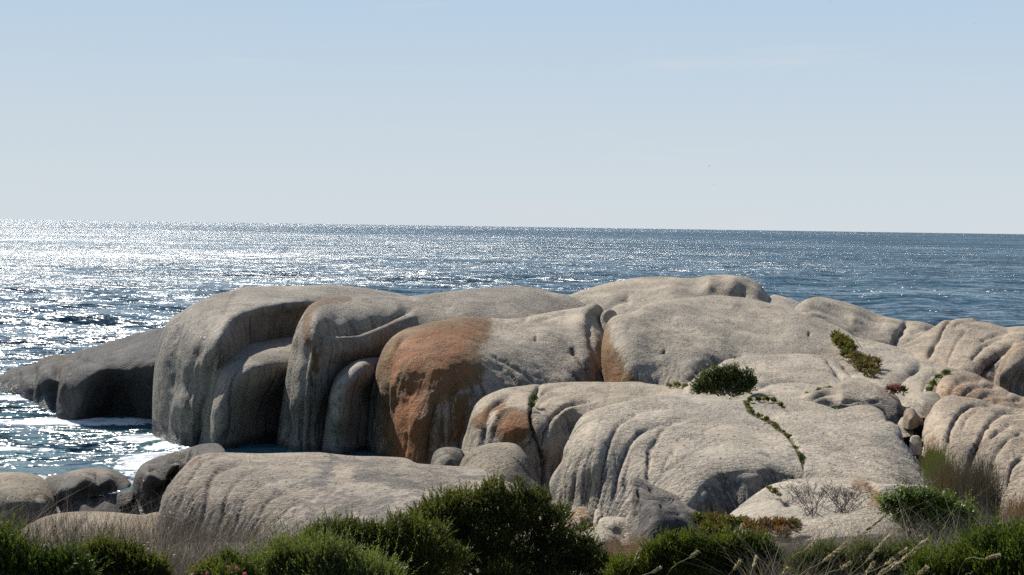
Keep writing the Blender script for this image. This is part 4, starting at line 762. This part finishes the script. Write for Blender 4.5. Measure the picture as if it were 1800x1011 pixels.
def shrub(name, label, lobes, Y, n, cols, L=(.09, .17), k=14, ll=.03, lw=.009, spread=R(38), up=.7, mat=None, category='shrub', group=None, base=None, stems=True, inner=.28, seed=0, flat=1.0, ragged=True, dy=0):
    """lobes: (px, py, radius in photo pixels[, depth offset]) of the crown at distance Y"""
    r = np.random.default_rng(100 + seed)
    C = np.array([at(l[0], l[1] + dy, Y + (l[3] if len(l) > 3 else 0)) for l in lobes]); Rr = np.array([l[2] * Y / F for l in lobes])
    nmain = len(lobes)
    if ragged:      # smaller tufts break up every lobe
        sd_ = unit(r.normal(0, 1, (nmain * 6, 3)) + np.array([0, -.4, .55])); pi_ = np.repeat(np.arange(nmain), 6); sr = Rr[pi_] * r.uniform(.25, .5, nmain * 6)
        C = np.vstack([C, C[pi_] + sd_ * (Rr[pi_] * r.uniform(.75, 1.12, nmain * 6))[:, None]]); Rr = np.concatenate([Rr * .86, sr]); lobes = list(lobes) + [None] * (nmain * 6)
    if base is None:
        bx, by = C[:, 0].mean(), C[:, 1].mean(); base = np.array([bx, by, float(gz(bx, by)) - .05])
    pr = Rr ** 2 / (Rr ** 2).sum(); li = r.choice(len(lobes), n, p=pr)
    d = unit(r.normal(0, 1, (n, 3)) + np.array([0, -.15, .35]))
    lump = 1 + .14 * vnoise(d * 2.6 + li[:, None] * 7.7, 3 + seed) + .13 * vnoise(d * 6.5 + li[:, None] * 3.1, 8 + seed)
    depth = 1 - np.abs(r.normal(0, inner * .6, n)).clip(0, .8)
    p = C[li] + d * (Rr[li] * lump * depth)[:, None] * np.array([1, 1, flat])
    keep = np.ones(n, bool)
    for j in range(len(lobes)):
        dj = np.linalg.norm((p - C[j]) / np.array([1, 1, flat]), axis=1) / Rr[j]
        keep &= (dj > .55) | (li == j)
    g = gz(p[:, 0], p[:, 1]); keep &= p[:, 2] > np.minimum(g, base[2]) - .1
    p = p[keep]; d = d[keep]
    dr = unit(d * .75 + np.array([0, 0, up]) + r.normal(0, .22, (len(p), 3)))
    A = np.array(cols[0]); B = np.array(cols[1])
    m = np.clip(.5 + .75 * fbm(p * 7.0, 2, 33 + seed)[:, None] + r.normal(0, .18, (len(p), 1)), 0, 1)
    tint = A * (1 - m) + B * m
    if len(cols) > 2:
        sel = r.random(len(p)) < cols[3]; tint[sel] = np.array(cols[2])
    V, Fq, T = sprigs(p, dr, r.uniform(L[0], L[1], len(p)) * np.where(r.random(len(p)) < .12, r.uniform(1.3, 2.3, len(p)), 1.0), k, ll, lw * 1.25, spread, tint, r=r)
    o = thing(name, base, label, category, group)
    obj('foliage', mesh_np('foliage', V - base, Fq, False, T), mat or LEAF, o, kind='stuff')
    if stems:
        parts = []
        for j in range(nmain):
            mid = (base + C[j]) / 2 + r.normal(0, .06, 3) * np.linalg.norm(C[j] - base)
            rad = .012 + .012 * Rr[j]
            parts.append(tube([base + r.normal(0, .02, 3), mid, C[j]], rad * 1.6, rad * .7))
            for _ in range(5):
                e = C[j] + unit(r.normal(0, 1, 3) + np.array([0, 0, .5])) * Rr[j] * .8
                parts.append(tube([C[j], (C[j] + e) / 2 + r.normal(0, .03, 3), e], rad * .6, rad * .15, 4))
        v, f = merge(parts); obj('branches', mesh_np('branches', v - base, f), BARK, o)
    return o
DG = ((.046, .060, .018), (.128, .142, .036)); MG = ((.047, .062, .017), (.125, .145, .034)); SG = ((.07, .10, .035), (.17, .205, .075)); BG_ = ((.042, .068, .015), (.112, .148, .028)); OL = ((.08, .085, .02), (.17, .16, .035))
shrub('heath_bush', 'big dark green heath bush in front of the fluted dome', [(775, 905, 36), (812, 892, 34), (850, 890, 36), (880, 886, 34), (912, 892, 36), (945, 900, 34), (968, 918, 32), (985, 945, 32), (1012, 960, 30), (1040, 980, 30), (1068, 1003, 28), (748, 925, 32), (730, 955, 36), (790, 945, 50), (850, 940, 55), (915, 950, 55), (960, 985, 50), (840, 985, 65), (920, 1005, 60), (760, 1000, 55), (1010, 1010, 45), (870, 1040, 60, -.4), (980, 1040, 55, -.3)], 15, 21000, DG, seed=1, dy=8, k=12, ll=.028, lw=.011, L=(.05, .11), inner=.4)
shrub('heath_bush', 'lower heath bush spreading from the left side of the big dark bush', [(515, 968, 28), (545, 950, 27), (572, 940, 26), (605, 932, 27), (640, 938, 26), (668, 938, 24), (700, 925, 26), (728, 935, 26), (500, 985, 28), (540, 975, 34), (585, 968, 34), (630, 968, 34), (680, 962, 34), (720, 970, 34), (600, 1000, 45), (680, 1000, 45), (740, 1010, 40), (480, 1010, 36), (530, 1010, 40), (755, 950, 34), (770, 985, 40)], 13.5, 12500, MG, seed=2, dy=16, L=(.05, .12), k=12, inner=.38)
shrub('sage_bush', 'pale grey-green tufted bush at the front of the heath', [(555, 990, 40), (600, 1020, 42), (500, 1020, 38), (455, 1030, 34), (650, 1035, 40)], 10.5, 5000, SG, seed=3, dy=14, inner=.4, L=(.10, .2), k=16, ll=.032, lw=.008, up=1.1)
shrub('leafy_bush', 'bright green leafy bush beside the shore slab', [(-5, 1000, 26), (-35, 985, 30), (18, 1010, 24), (48, 1022, 24), (80, 1028, 22), (110, 1024, 18), (135, 1026, 18), (-10, 1035, 40), (60, 1050, 36)], 9, 4200, BG_, seed=4, inner=.4, L=(.09, .17), k=12, ll=.042, lw=.014, up=1.0, mat=GLOSSY)
shrub('heath_bush', 'small rounded dark heath bush between the leafy bush and the dry reeds', [(160, 1000, 24), (190, 992, 25), (220, 998, 25), (245, 1010, 24), (268, 1022, 22), (140, 1012, 26), (190, 1010, 34), (235, 1020, 32), (160, 1030, 34)], 10.5, 6500, DG, seed=5, L=(.05, .11), k=12, inner=.38)
shrub('heath_bush', 'yellowish green heath bush with grass stalks rising through it', [(1150, 985, 26), (1178, 975, 26), (1208, 972, 26), (1240, 980, 24), (1270, 972, 27), (1302, 970, 26), (1330, 980, 26), (1355, 995, 26), (1375, 1012, 24), (1125, 1000, 24), (1190, 1005, 36), (1250, 1008, 38), (1315, 1010, 38), (1150, 1020, 34), (1220, 1035, 40), (1290, 1040, 40), (1100, 1020, 26)], 14, 12000, ((.045, .065, .012), (.12, .15, .024)), seed=6, L=(.05, .12), k=12, inner=.38)
shrub('leafy_bush', 'bright green feathery bush under the dry grass on the right', [(1770, 1000, 48), (1810, 990, 50), (1720, 1010, 40), (1680, 1022, 34), (1640, 1030, 30), (1750, 1040, 50)], 9.5, 5500, BG_, seed=7, inner=.4, L=(.1, .19), ll=.036, lw=.009, up=1.1)
shrub('leafy_bush', 'glossy green broad-leaved bush below the pale slab', [(1562, 893, 12), (1580, 886, 13), (1602, 884, 14), (1625, 884, 13), (1648, 888, 14), (1668, 895, 13), (1688, 906, 13), (1702, 920, 11), (1590, 905, 20), (1625, 908, 22), (1660, 916, 20), (1600, 925, 20), (1640, 930, 22), (1680, 935, 18)], 23, 2600, ((.06, .10, .018), (.16, .22, .035)), seed=8, L=(.10, .2), k=9, ll=.055, lw=.026, spread=R(60), mat=GLOSSY)
shrub('scrub_bush', 'low grey-green scrub tangled in the dry grass', [(1415, 1000, 20), (1450, 985, 19), (1490, 992, 20), (1530, 985, 18), (1565, 990, 20), (1600, 985, 19), (1630, 998, 20), (1470, 1012, 26), (1550, 1014, 26), (1610, 1018, 26)], 12.5, 4200, ((.055, .07, .03), (.14, .15, .065)), seed=12, L=(.06, .14), k=10, ll=.03, lw=.008, inner=.45)
bb = at(1275, 692, 56.5)
shrub('round_shrub', 'round dark green shrub growing on the bare rock shelf', [(1240, 675, 13), (1257, 668, 13), (1274, 667, 14), (1290, 664, 13), (1306, 669, 13), (1230, 685, 10), (1318, 679, 9), (1262, 682, 15), (1288, 682, 15), (1308, 686, 9), (1245, 688, 8)], 57.5, 1900, ((.04, .065, .018), (.13, .16, .045)), seed=9, L=(.16, .3), k=8, ll=.11, lw=.055, spread=R(60), mat=GLOSSY, base=bb)

def mat_plant(name, label, spots, n, cols, seed, ll=.1, lw=.05, L=(.08, .2), k=7, cat='plant', mat=None, group=None):
    """low cushion: spots of (px, py, radius px, distance) that hug the rock or soil"""
    r = np.random.default_rng(300 + seed); P = []; Dn = []
    w_ = np.array([s[2] ** 2 for s in spots], float); w_ /= w_.sum(); si = r.choice(len(spots), n, p=w_)
    C = np.array([at(s[0], s[1], s[3]) for s in spots]); Rr = np.array([s[2] * s[3] / F for s in spots])
    d = unit(r.normal(0, 1, (n, 3)) + np.array([0, -.3, .4]))
    p = C[si] + d * (Rr[si] * r.uniform(.35, 1.05, n))[:, None] * np.array([1, 1.3, .75])
    A, B = np.array(cols[0]), np.array(cols[1]); m = np.clip(.5 + .9 * fbm(p * 2.5, 2, 5 + seed)[:, None] + r.normal(0, .2, (n, 1)), 0, 1)
    tint = A * (1 - m) + B * m
    if len(cols) > 2: sel = vnoise(p * 5, seed + 70) > 1 - 2.0 * cols[3]; tint[sel] = np.array(cols[2])
    base = C.mean(0) - np.array([0, 0, Rr.max() * .6])
    V, Fq, T = sprigs(p, unit(d + np.array([0, 0, .8])), r.uniform(*L, n), k, ll, lw, R(50), tint, r=r)
    o = thing(name, base, label, cat, group)
    obj('foliage', mesh_np('foliage', V - base, Fq, False, T), mat or LEAF, o, kind='stuff'); return o
mat_plant('cushion_plant', 'olive green cushion plant at the right shoulder of the central dome', [(1470, 592, 8, 78), (1478, 600, 12, 77), (1488, 608, 12, 76), (1495, 614, 8, 75)], 560, OL, 1, .15, .065, (.12, .24))
mat_plant('cushion_plant', 'brown and green spreading cushion plant below the olive one', [(1488, 626, 9, 73), (1505, 632, 12, 72), (1522, 636, 11, 71), (1538, 640, 9, 70), (1515, 646, 12, 69.5), (1535, 650, 10, 69), (1530, 660, 9, 67.5)], 620, ((.15, .10, .036), (.11, .112, .03), (.075, .10, .026), .3), 2, .14, .06, (.12, .25))
fl = mat_plant('flowering_plant', 'clump of pink flowers at the head of the gully', [(1566, 686, 8, 57), (1576, 685, 9, 57), (1586, 687, 7, 57)], 260, ((.28, .10, .13), (.42, .17, .21), (.06, .09, .03), .35), 3, .07, .05, (.08, .16))
def along(pts, n, r0, r1, seed):
    r = np.random.default_rng(seed); P_ = np.array(pts, float); t = np.sort(r.uniform(0, len(P_) - 1.001, n)); i_ = t.astype(int); f_ = (t - i_)[:, None]
    q_ = P_[i_] * (1 - f_) + P_[i_ + 1] * f_
    return [(x + r.normal(0, 1.2), y + r.normal(0, .8), rad, d) for (x, y, d), rad in zip(q_, r.uniform(r0, r1, n))]
for k_, (lab, sp, n, cols, ll) in enumerate([
    ('yellow-green mat of tiny leaves along the top of the planted crack', [(1318, 704, 3.5, 48.4), (1332, 702, 4, 48.6), (1347, 702, 4.5, 48.6), (1360, 704, 4, 48.6), (1372, 712, 3, 48)], 380, ((.16, .15, .03), (.10, .12, .025)), .07),
    ('small green tuft below the mat in the planted crack', along([(1312, 708, 48.1), (1320, 724, 46.8), (1350, 739, 45.3)], 12, 1.2, 3.6, 1), 240, ((.08, .11, .02), (.15, .14, .03)), .07),
    ('dry brownish tuft midway down the planted crack', along([(1352, 740, 45.2), (1381, 764, 43.1), (1396, 783, 41.9)], 14, 1.0, 3.2, 2), 240, ((.10, .10, .03), (.15, .12, .04)), .07),
    ('dark green tuft at the lower end of the planted crack', along([(1396, 786, 41.8), (1408, 806, 40.4), (1413, 828, 39.4)], 12, 2.5, 8.5, 3), 460, ((.035, .06, .015), (.10, .12, .025)), .07),
    ('little green tuft in the split of the cracked ridge', [(939, 700, 6, 60), (934, 712, 5, 59.2)], 150, ((.05, .08, .02), (.12, .13, .04)), .09),
    ('pale yellow-green fringe at the foot of the central dome', [(1176, 678, 4, 64.5), (1190, 677, 6, 64.5), (1204, 680, 5, 64)], 170, ((.17, .16, .04), (.12, .13, .03)), .1),
    ('green tuft between the rounded lump and the terraced slab', [(1664, 656, 7, 62), (1650, 664, 6, 61.5), (1640, 675, 7, 60.5), (1634, 686, 6, 59.5)], 260, ((.06, .09, .02), (.12, .15, .03)), .1),
    ('thin green line of plants in the seam of the rock shelf', [(1420, 694, 4, 57), (1440, 688, 5, 57.6), (1458, 684, 4, 58)], 160, ((.10, .12, .04), (.14, .15, .05)), .09),
    ('dark green tuft under the cracked dark ledge', [(1462, 722, 6, 51.5), (1478, 724, 6, 51.3), (1492, 721, 4, 51.3)], 170, ((.05, .08, .02), (.11, .12, .03)), .09),
    ('mossy fringe on the pale slab', [(1352, 859, 4, 34.6), (1362, 865, 5, 34.3), (1370, 871, 3, 34)], 160, ((.16, .14, .03), (.10, .10, .03)), .05)]):
    mat_plant('crack_plant', lab, sp, n, cols, 20 + k_, ll * .8, ll * .4, (.03, .09))
mat_plant('succulent_mat', 'yellow-green and russet succulent mat beside the dark stone', [(1232, 915, 13, 33.5), (1255, 920, 16, 33), (1280, 922, 15, 32.5), (1245, 935, 14, 32), (1305, 920, 10, 32.6), (1270, 938, 14, 31.5)], 1300, ((.14, .12, .025), (.08, .09, .02), (.24, .10, .03), .16), 31, .07, .035, (.06, .14))
mat_plant('succulent_mat', 'red-tinged succulent mat in front of the pale slab', [(1320, 928, 12, 30.5), (1345, 926, 13, 30.5), (1370, 925, 13, 30.5), (1395, 925, 11, 30.5), (1335, 940, 12, 29.5), (1375, 940, 12, 29.5)], 1100, ((.20, .09, .035), (.13, .11, .03), (.06, .07, .02), .2), 32, .065, .03, (.05, .13))
mat_plant('succulent_mat', 'yellow and scarlet succulent with pink flowers in front of the dry reeds', [(375, 1003, 20, 10), (400, 990, 18, 10), (425, 1000, 18, 10), (350, 1015, 18, 10), (398, 1018, 22, 9.8), (440, 1015, 16, 10)], 700, ((.14, .15, .025), (.08, .11, .02), (.42, .09, .04), .13), 33, .03, .013, (.03, .08))
# pink daisy-like flowers on the succulent: each flower is a thing
def blossom(px, py, Y, s, col, i):
    c = at(px, py, Y); n = 9; V = [(0, 0, 0)]; Fq = []
    me_v = []; me_f = []
    for a in range(n):
        t = 6.2832 * a / n; ca, sa = math.cos(t), math.sin(t); wv = s * .26
        b = len(me_v)
        me_v += [(0, 0, 0), (ca * s * .55 - sa * wv, sa * s * .55 + ca * wv, s * .18), (ca * s, sa * s, s * .25), (ca * s * .55 + sa * wv, sa * s * .55 - ca * wv, s * .18)]
        me_f.append((b, b + 1, b + 2, b + 3))
    o = thing('pink_flower', c, 'small pink daisy flower on the yellow and scarlet succulent', 'flower', 'pink flowers on the succulent mat')
    o.rotation_euler = (R(50) + .3 * math.sin(i * 2.1), .3 * math.cos(i * 1.7), 0)
    obj('petals', mesh_np('petals', np.array(me_v), np.array(me_f), False, np.tile(np.array([[*col]]), (len(me_v), 1))), LEAF, o)
    v, f = tube([(0, 0, 0), (0, 0, s * .22)], s * .25, s * .12, 6); obj('flower_centre', mesh_np('flower_centre', v, f), plain_material('pollen', (.45, .3, .05)), o)
    v, f = tube([(0, 0, 0), (0, .01, -s * 2.2)], s * .06, s * .07, 4); obj('stalk', mesh_np('stalk', v, f), BARK, o)
for i, (x, y) in enumerate([(401, 997), (416, 999), (338, 1008), (364, 1009), (430, 1009)]): blossom(x, y, 9.75, .017, (.55, .13, .25), i)

# ------------------------------------------------------------------ dry reeds and grass
def blades(pts, h, lean, wd, cols, seed, bend=.35, seg=4):
    r = np.random.default_rng(500 + seed); n = len(pts)
    a = r.uniform(0, 6.28, n); d = np.stack([np.cos(a), np.sin(a), 0 * a], -1) * (bend * (r.uniform(.1, 1., n) + 1.6 * (r.random(n) < .22)))[:, None] + np.array(lean)
    hh = h * r.uniform(.25, 1.2, n) ** 1.2; side = unit(np.stack([np.ones(n), r.normal(0, .5, n), 0 * a], -1)); V = []
    for i in range(seg + 1):
        t = i / seg; wv = wd * (1 - .85 * t) * .5
        c = pts + np.array([0, 0, 1.]) * (hh * t * (1 - .12 * t))[:, None] + d * (hh * t * t)[:, None]
        V += [c - side * wv, c + side * wv]
    V = np.stack(V, 1); m = 2 * (seg + 1); b = (np.arange(n) * m)[:, None]
    Fq = np.concatenate([np.stack([b[:, 0] + 2 * i, b[:, 0] + 2 * i + 1, b[:, 0] + 2 * i + 3, b[:, 0] + 2 * i + 2], -1) for i in range(seg)])
    A, B = np.array(cols[0]), np.array(cols[1]); k = r.random((n, 1)); T = np.repeat(A * (1 - k) + B * k, m, 0)
    return V.reshape(-1, 3), Fq, T
def field(name, label, x0, x1, y0, y1, n, h, cols, seed, lean=(.1, 0, 0), wd=.007, bend=.35, clump=.6, px=True, cat='dry grass'):
    r = np.random.default_rng(700 + seed)
    Y = r.uniform(y0, y1, n * 3); X = (r.uniform(x0, x1, n * 3) - 900) / F * Y
    keep = vnoise(np.stack([X * 1.3, Y * .9, 0 * X], -1), seed) > r.uniform(-1, 1, n * 3) * clump - .15
    X, Y = X[keep][:n], Y[keep][:n]
    p = np.stack([X, Y, gz(X, Y) - .03], -1)
    hv = h * (1 + .55 * vnoise(p * 1.1, seed + 4))
    V, Fq, T = blades(p, hv, lean, wd, cols, seed, bend)
    base = p.mean(0)
    obj(name, mesh_np(name, V - base, Fq, False, T), DRY, loc=base, kind='stuff', label=label, category=cat)
TWIGGY = ((.045, .040, .033), (.20, .175, .145)); TWIGGY2 = ((.06, .055, .045), (.24, .215, .18)); GREY = ((.10, .085, .07), (.26, .23, .19)); GREEN = ((.06, .08, .02), (.13, .14, .04)); TAWNY = ((.22, .14, .08), (.34, .24, .15)); DARKR = ((.05, .048, .035), (.13, .115, .08))
field('dry_reeds', 'grey-brown dry reeds in front of the furrowed whaleback', -200, 560, 17, 30, 6200, .85, TWIGGY, 1, (.04, 0, 0), .0065, .5, 1.0)
field('dry_reeds', 'dark tangle of dry reeds between the front bushes', 270, 520, 13, 20, 4200, .55, TWIGGY, 2, (.03, 0, 0), .0055, .55, .9)
field('dry_grass', 'grey dry grass covering the slope on the right', 1330, 2080, 11, 25, 21000, .62, TWIGGY2, 3, (.10, 0, 0), .0058, .75, .9)
field('green_grass', 'green grass mixed in the dry slope on the right', 1290, 2080, 9, 17, 6000, .42, GREEN, 4, (.16, 0, 0), .007)
field('tawny_grass', 'tawny tuft of fine grass by the half-buried stone', 1075, 1145, 22, 28, 1800, .6, TAWNY, 5, (.02, 0, 0), .007)
field('dark_reeds', 'dark dry grass behind the yellowish heath bush', 1100, 1330, 17, 24, 2600, .45, DARKR, 6, (.05, 0, 0), .006, .6)
field('straw_grass', 'pale straw stalks scattered through the dry slope on the right', 1340, 2080, 9, 22, 1400, .75, ((.34, .29, .19), (.52, .46, .33)), 7, (.16, 0, 0), .0055, .8, 1.0)
field('straw_grass', 'pale straw stalks scattered through the reeds before the whaleback', 40, 540, 13, 27, 600, .7, ((.30, .26, .18), (.45, .40, .29)), 8, (.08, 0, 0), .0055, .9, 1.0)
def reed_clump(label, px0, px1, py, Y, n, h, cols, seed, wd=.012, name='reed_clump', cat='reeds', lean=(0, 0, 0)):
    r = np.random.default_rng(900 + seed); x = r.normal((px0 + px1) / 2, (px1 - px0) / 4.2, n).clip(px0 - 5, px1 + 5); yy = Y + r.normal(0, .5, n)
    c = at((px0 + px1) / 2, py, Y); p = np.stack([(x - 900) / F * yy, yy, np.full(n, c[2])], -1)
    V, Fq, T = blades(p, np.full(n, h), lean, wd, cols, seed, .28)
    o = thing(name, c, label, cat); obj('blades', mesh_np('blades', V - c, Fq, False, T), DRY, o, kind='stuff')
reed_clump('tall dark clump of reeds in the mouth of the gully', 1690, 1765, 912, 30, 2400, 1.35, DARKR, 1, .013)
reed_clump('finer brownish reeds leaning against the dark clump', 1645, 1705, 890, 31.5, 1100, 1.15, ((.09, .075, .04), (.16, .13, .07)), 2, .012)
reed_clump('fresh green grass tuft at the mouth of the gully', 1640, 1680, 850, 35, 500, .85, ((.07, .12, .02), (.15, .2, .03)), 3, .02, 'grass_tuft', 'grass')
reed_clump('olive tuft of grass against the furrowed dome', 1630, 1672, 825, 38, 420, .75, ((.10, .09, .025), (.15, .13, .04)), 4, .018, 'grass_tuft', 'grass')
reed_clump('rusty tuft of grass at the foot of the furrowed dome', 1775, 1830, 925, 28, 700, .55, ((.20, .09, .04), (.27, .17, .09)), 5, .012, 'grass_tuft', 'grass')

# ------------------------------------------------------------------ seed heads
PALE = ((.62, .56, .40), (.45, .40, .22))
def seed_head(tip, bot, Y, i):
    r = np.random.default_rng(1000 + i)
    a = at(*bot, Y); b = at(*tip, Y + r.uniform(-.1, .1)); d = unit((b - a)[None])[0]; Ln = np.linalg.norm(b - a)
    gx, gy = a[0] - d[0] * .25 - .05, a[1]; g = np.array([gx - .08, gy, float(gz(gx, gy))])
    mid = a - d * .22; mid2 = (mid * .45 + g * .55) + np.array([-.02, 0, 0])
    pts = spline3([g, mid2, mid, a, a + d * Ln * .5, b])
    lab = {0: 'pale seed head reaching up beside the glossy broad-leaved bush', 2: 'longest pale seed head, bowed over the dry grass', 9: 'lone seed head hanging over the bright feathery bush', 4: 'long pale seed head leaning out between the heath bush and the dry grass'}.get(i)
    if lab is None: lab = 'small pale seed head rising through the yellowish heath bush' if i > 10 else 'pale feathery seed head on a wind-bent stalk in the dry grass'
    o = thing('seed_stalk', g, lab, 'grass stalk', 'pale seed heads leaning in the wind')
    v, f = tube(pts, .0022, .0010, 4)
    obj('stem', mesh_np('stem', v - g, f, True, np.tile(np.array([[.22, .22, .09]]), (len(v), 1))), DRY, o)
    n = int(40 + 560 * Ln); t = np.sort(r.uniform(0, 1, n)); p = a + (b - a) * t[:, None] + np.array([0, 0, .0]) 
    sag = np.array([0, 0, -1.]) * (Ln * .05 * np.sin(t * math.pi))[:, None]
    dr = unit(d * .8 + r.normal(0, .17, (n, 3)) + np.array([.10, 0, -.05]))
    tint = np.array(PALE[0]) * (1 - r.random((n, 1))) + np.array(PALE[1]) * r.random((n, 1))
    V, Fq, T = sprigs(p, dr, np.full(n, .014), 3, .020, .0055, R(20), tint, r=r)
    obj('seed_head', mesh_np('seed_head', V - g, Fq, False, T), DRY, o)
def spline3(P, n=4):
    P = np.asarray(P, float); out = []
    for i in range(len(P) - 1):
        p0 = P[max(i - 1, 0)]; p1 = P[i]; p2 = P[i + 1]; p3 = P[min(i + 2, len(P) - 1)]
        for t in np.linspace(0, 1, n, endpoint=False): out.append(.5 * (2 * p1 + (p2 - p0) * t + (2 * p0 - 5 * p1 + 4 * p2 - p3) * t * t + (3 * p1 - p0 - 3 * p2 + p3) * t ** 3))
    return np.array(out + [P[-1]])
for i, (tip, bot, Y) in enumerate([((1553, 908), (1517, 937), 7.2), ((1563, 940), (1520, 989), 6.6), ((1625.5, 951), (1564, 1002), 6.4), ((1589, 967), (1551, 995.5), 6.6), ((1488, 953), (1444, 989), 6.8), ((1429, 954), (1414, 968), 7.4), ((1571, 991), (1542, 1011), 6.5), ((1533, 990), (1522, 1009), 6.8), ((1491, 990), (1475.5, 1001), 7),
                                  ((1752, 975.5), (1731, 983), 6.6), ((1627, 998), (1611, 1012), 6.6), ((1124, 965.6), (1115.6, 987), 7.4), ((1224, 970), (1211, 981), 7.4), ((1328, 981), (1323, 998), 7.2), ((1155.6, 1000), (1144, 1006.7), 7), ((1298, 989), (1289, 1002), 7.1), ((1382, 1001), (1373, 1010), 7)]):
    seed_head(tip, bot, Y, i)

# ------------------------------------------------------------------ bare twigs
def dead_bush(label, px, py, Y, hpx, n, seed):
    r = np.random.default_rng(1200 + seed); b = at(px, py, Y); H = hpx * Y / F; parts = []
    for i in range(n):
        e = b + np.array([r.normal(.1 * seed - .2, .5), r.normal(0, .3), r.uniform(.3, 1.0)]) * H; m_ = (b + e) / 2 + r.normal(0, .07, 3) * H
        parts.append(tube([b + r.normal(0, .12, 3) * H * np.array([1, 1, 0]), m_, e], .006, .003, 4))
        for _ in range(9):
            t = r.uniform(.1, .95); s = m_ + (e - m_) * t; q_ = s + np.array([r.normal(0, .14), r.normal(0, .14), r.uniform(.03, .25)]) * H
            parts.append(tube([s, (s + q_) / 2 + r.normal(0, .02, 3) * H, q_], .005, .003, 4))
    v, f = merge(parts); o = thing('dead_bush', b, label, 'dead bush'); obj('branches', mesh_np('branches', v - b, f), TWIG, o)
dead_bush('leafless grey bush standing before the pale slab', 1428, 908, 29, 66, 22, 1)
dead_bush('leafless grey twigs beside the glossy broad-leaved bush', 1482, 902, 28.5, 52, 30, 2)
dead_bush('thin dead shoots sticking up above the glossy broad-leaved bush', 1600, 880, 27, 42, 12, 3)

# ------------------------------------------------------------------ birds
def bird(px, py, Y, span, bank, label):
    c = at(px, py, Y); o = thing('bird', c, label, 'bird', 'birds gliding over the sea')
    body = [(-.22, .012), (-.16, .04), (-.05, .06), (.07, .055), (.14, .032), (.19, .03), (.225, .008)]; V = []; Fq = []
    for x, rr in body:
        for a in range(8): V.append((x * span, rr * span * math.cos(.7854 * a), rr * span * math.sin(.7854 * a)))
    for i in range(len(body) - 1):
        for a in range(8): Fq.append((i * 8 + a, i * 8 + (a + 1) % 8, i * 8 + 8 + (a + 1) % 8, i * 8 + 8 + a))
    obj('body', mesh_np('body', np.array(V), np.array(Fq)), FEATHER, o)
    for s in (-1, 1):
        P = [(.07, .04, .02), (-.07, .04, .02), (.10, .24, .10), (-.03, .24, .10), (.0, .52, .07), (-.03, .50, .07)]
        v = np.array([(x * span, s * y * span, z * span) for x, y, z in P] + [(x * span, s * y * span, (z + .012) * span) for x, y, z in P])
        f = [(0, 1, 3, 2), (2, 3, 5, 4), (6, 8, 9, 7), (8, 10, 11, 9), (0, 2, 8, 6), (2, 4, 10, 8), (1, 7, 9, 3), (3, 9, 11, 5), (4, 5, 11, 10), (0, 6, 7, 1)]
        obj('wing', mesh_np('wing', v, np.array(f), False), FEATHER, o)
    o.rotation_euler = (bank, 0, R(65))
bird(1247, 292, 330, 1.0, R(-38), 'larger dark bird gliding with one wing raised above the sea')
bird(1256, 324, 360, .8, R(-30), 'smaller dark bird gliding just below the larger one')
for x, y in ((1561, 96), (1713, 42), (1460, 4)): bird(x, y, 420, .9, R(12), 'tiny dark speck of a bird high in the blue sky')
c = at(109, 622, 93.5); o = thing('perched_bird', c, 'small dark bird perched on the low rocky point', 'bird')
v, f = tube([(0, .02, 0), (0, .01, .07), (.01, 0, .17), (.03, -.01, .24), (.05, -.02, .27), (.11, -.03, .26)], .05, .02, 8)
ring = np.repeat(np.array([.5, 1.5, 1.9, 1.0, 1.3, .3]), 8); cen = np.repeat(v.reshape(6, 8, 3).mean(1), 8, 0); v = cen + (v - cen) * ring[:, None]
obj('body', mesh_np('body', v, f), FEATHER, o)
v, f = tube([(-.02, .03, .12), (-.07, .05, .03), (-.1, .06, -.02)], .035, .012, 6); obj('tail', mesh_np('tail', v, f), FEATHER, o)
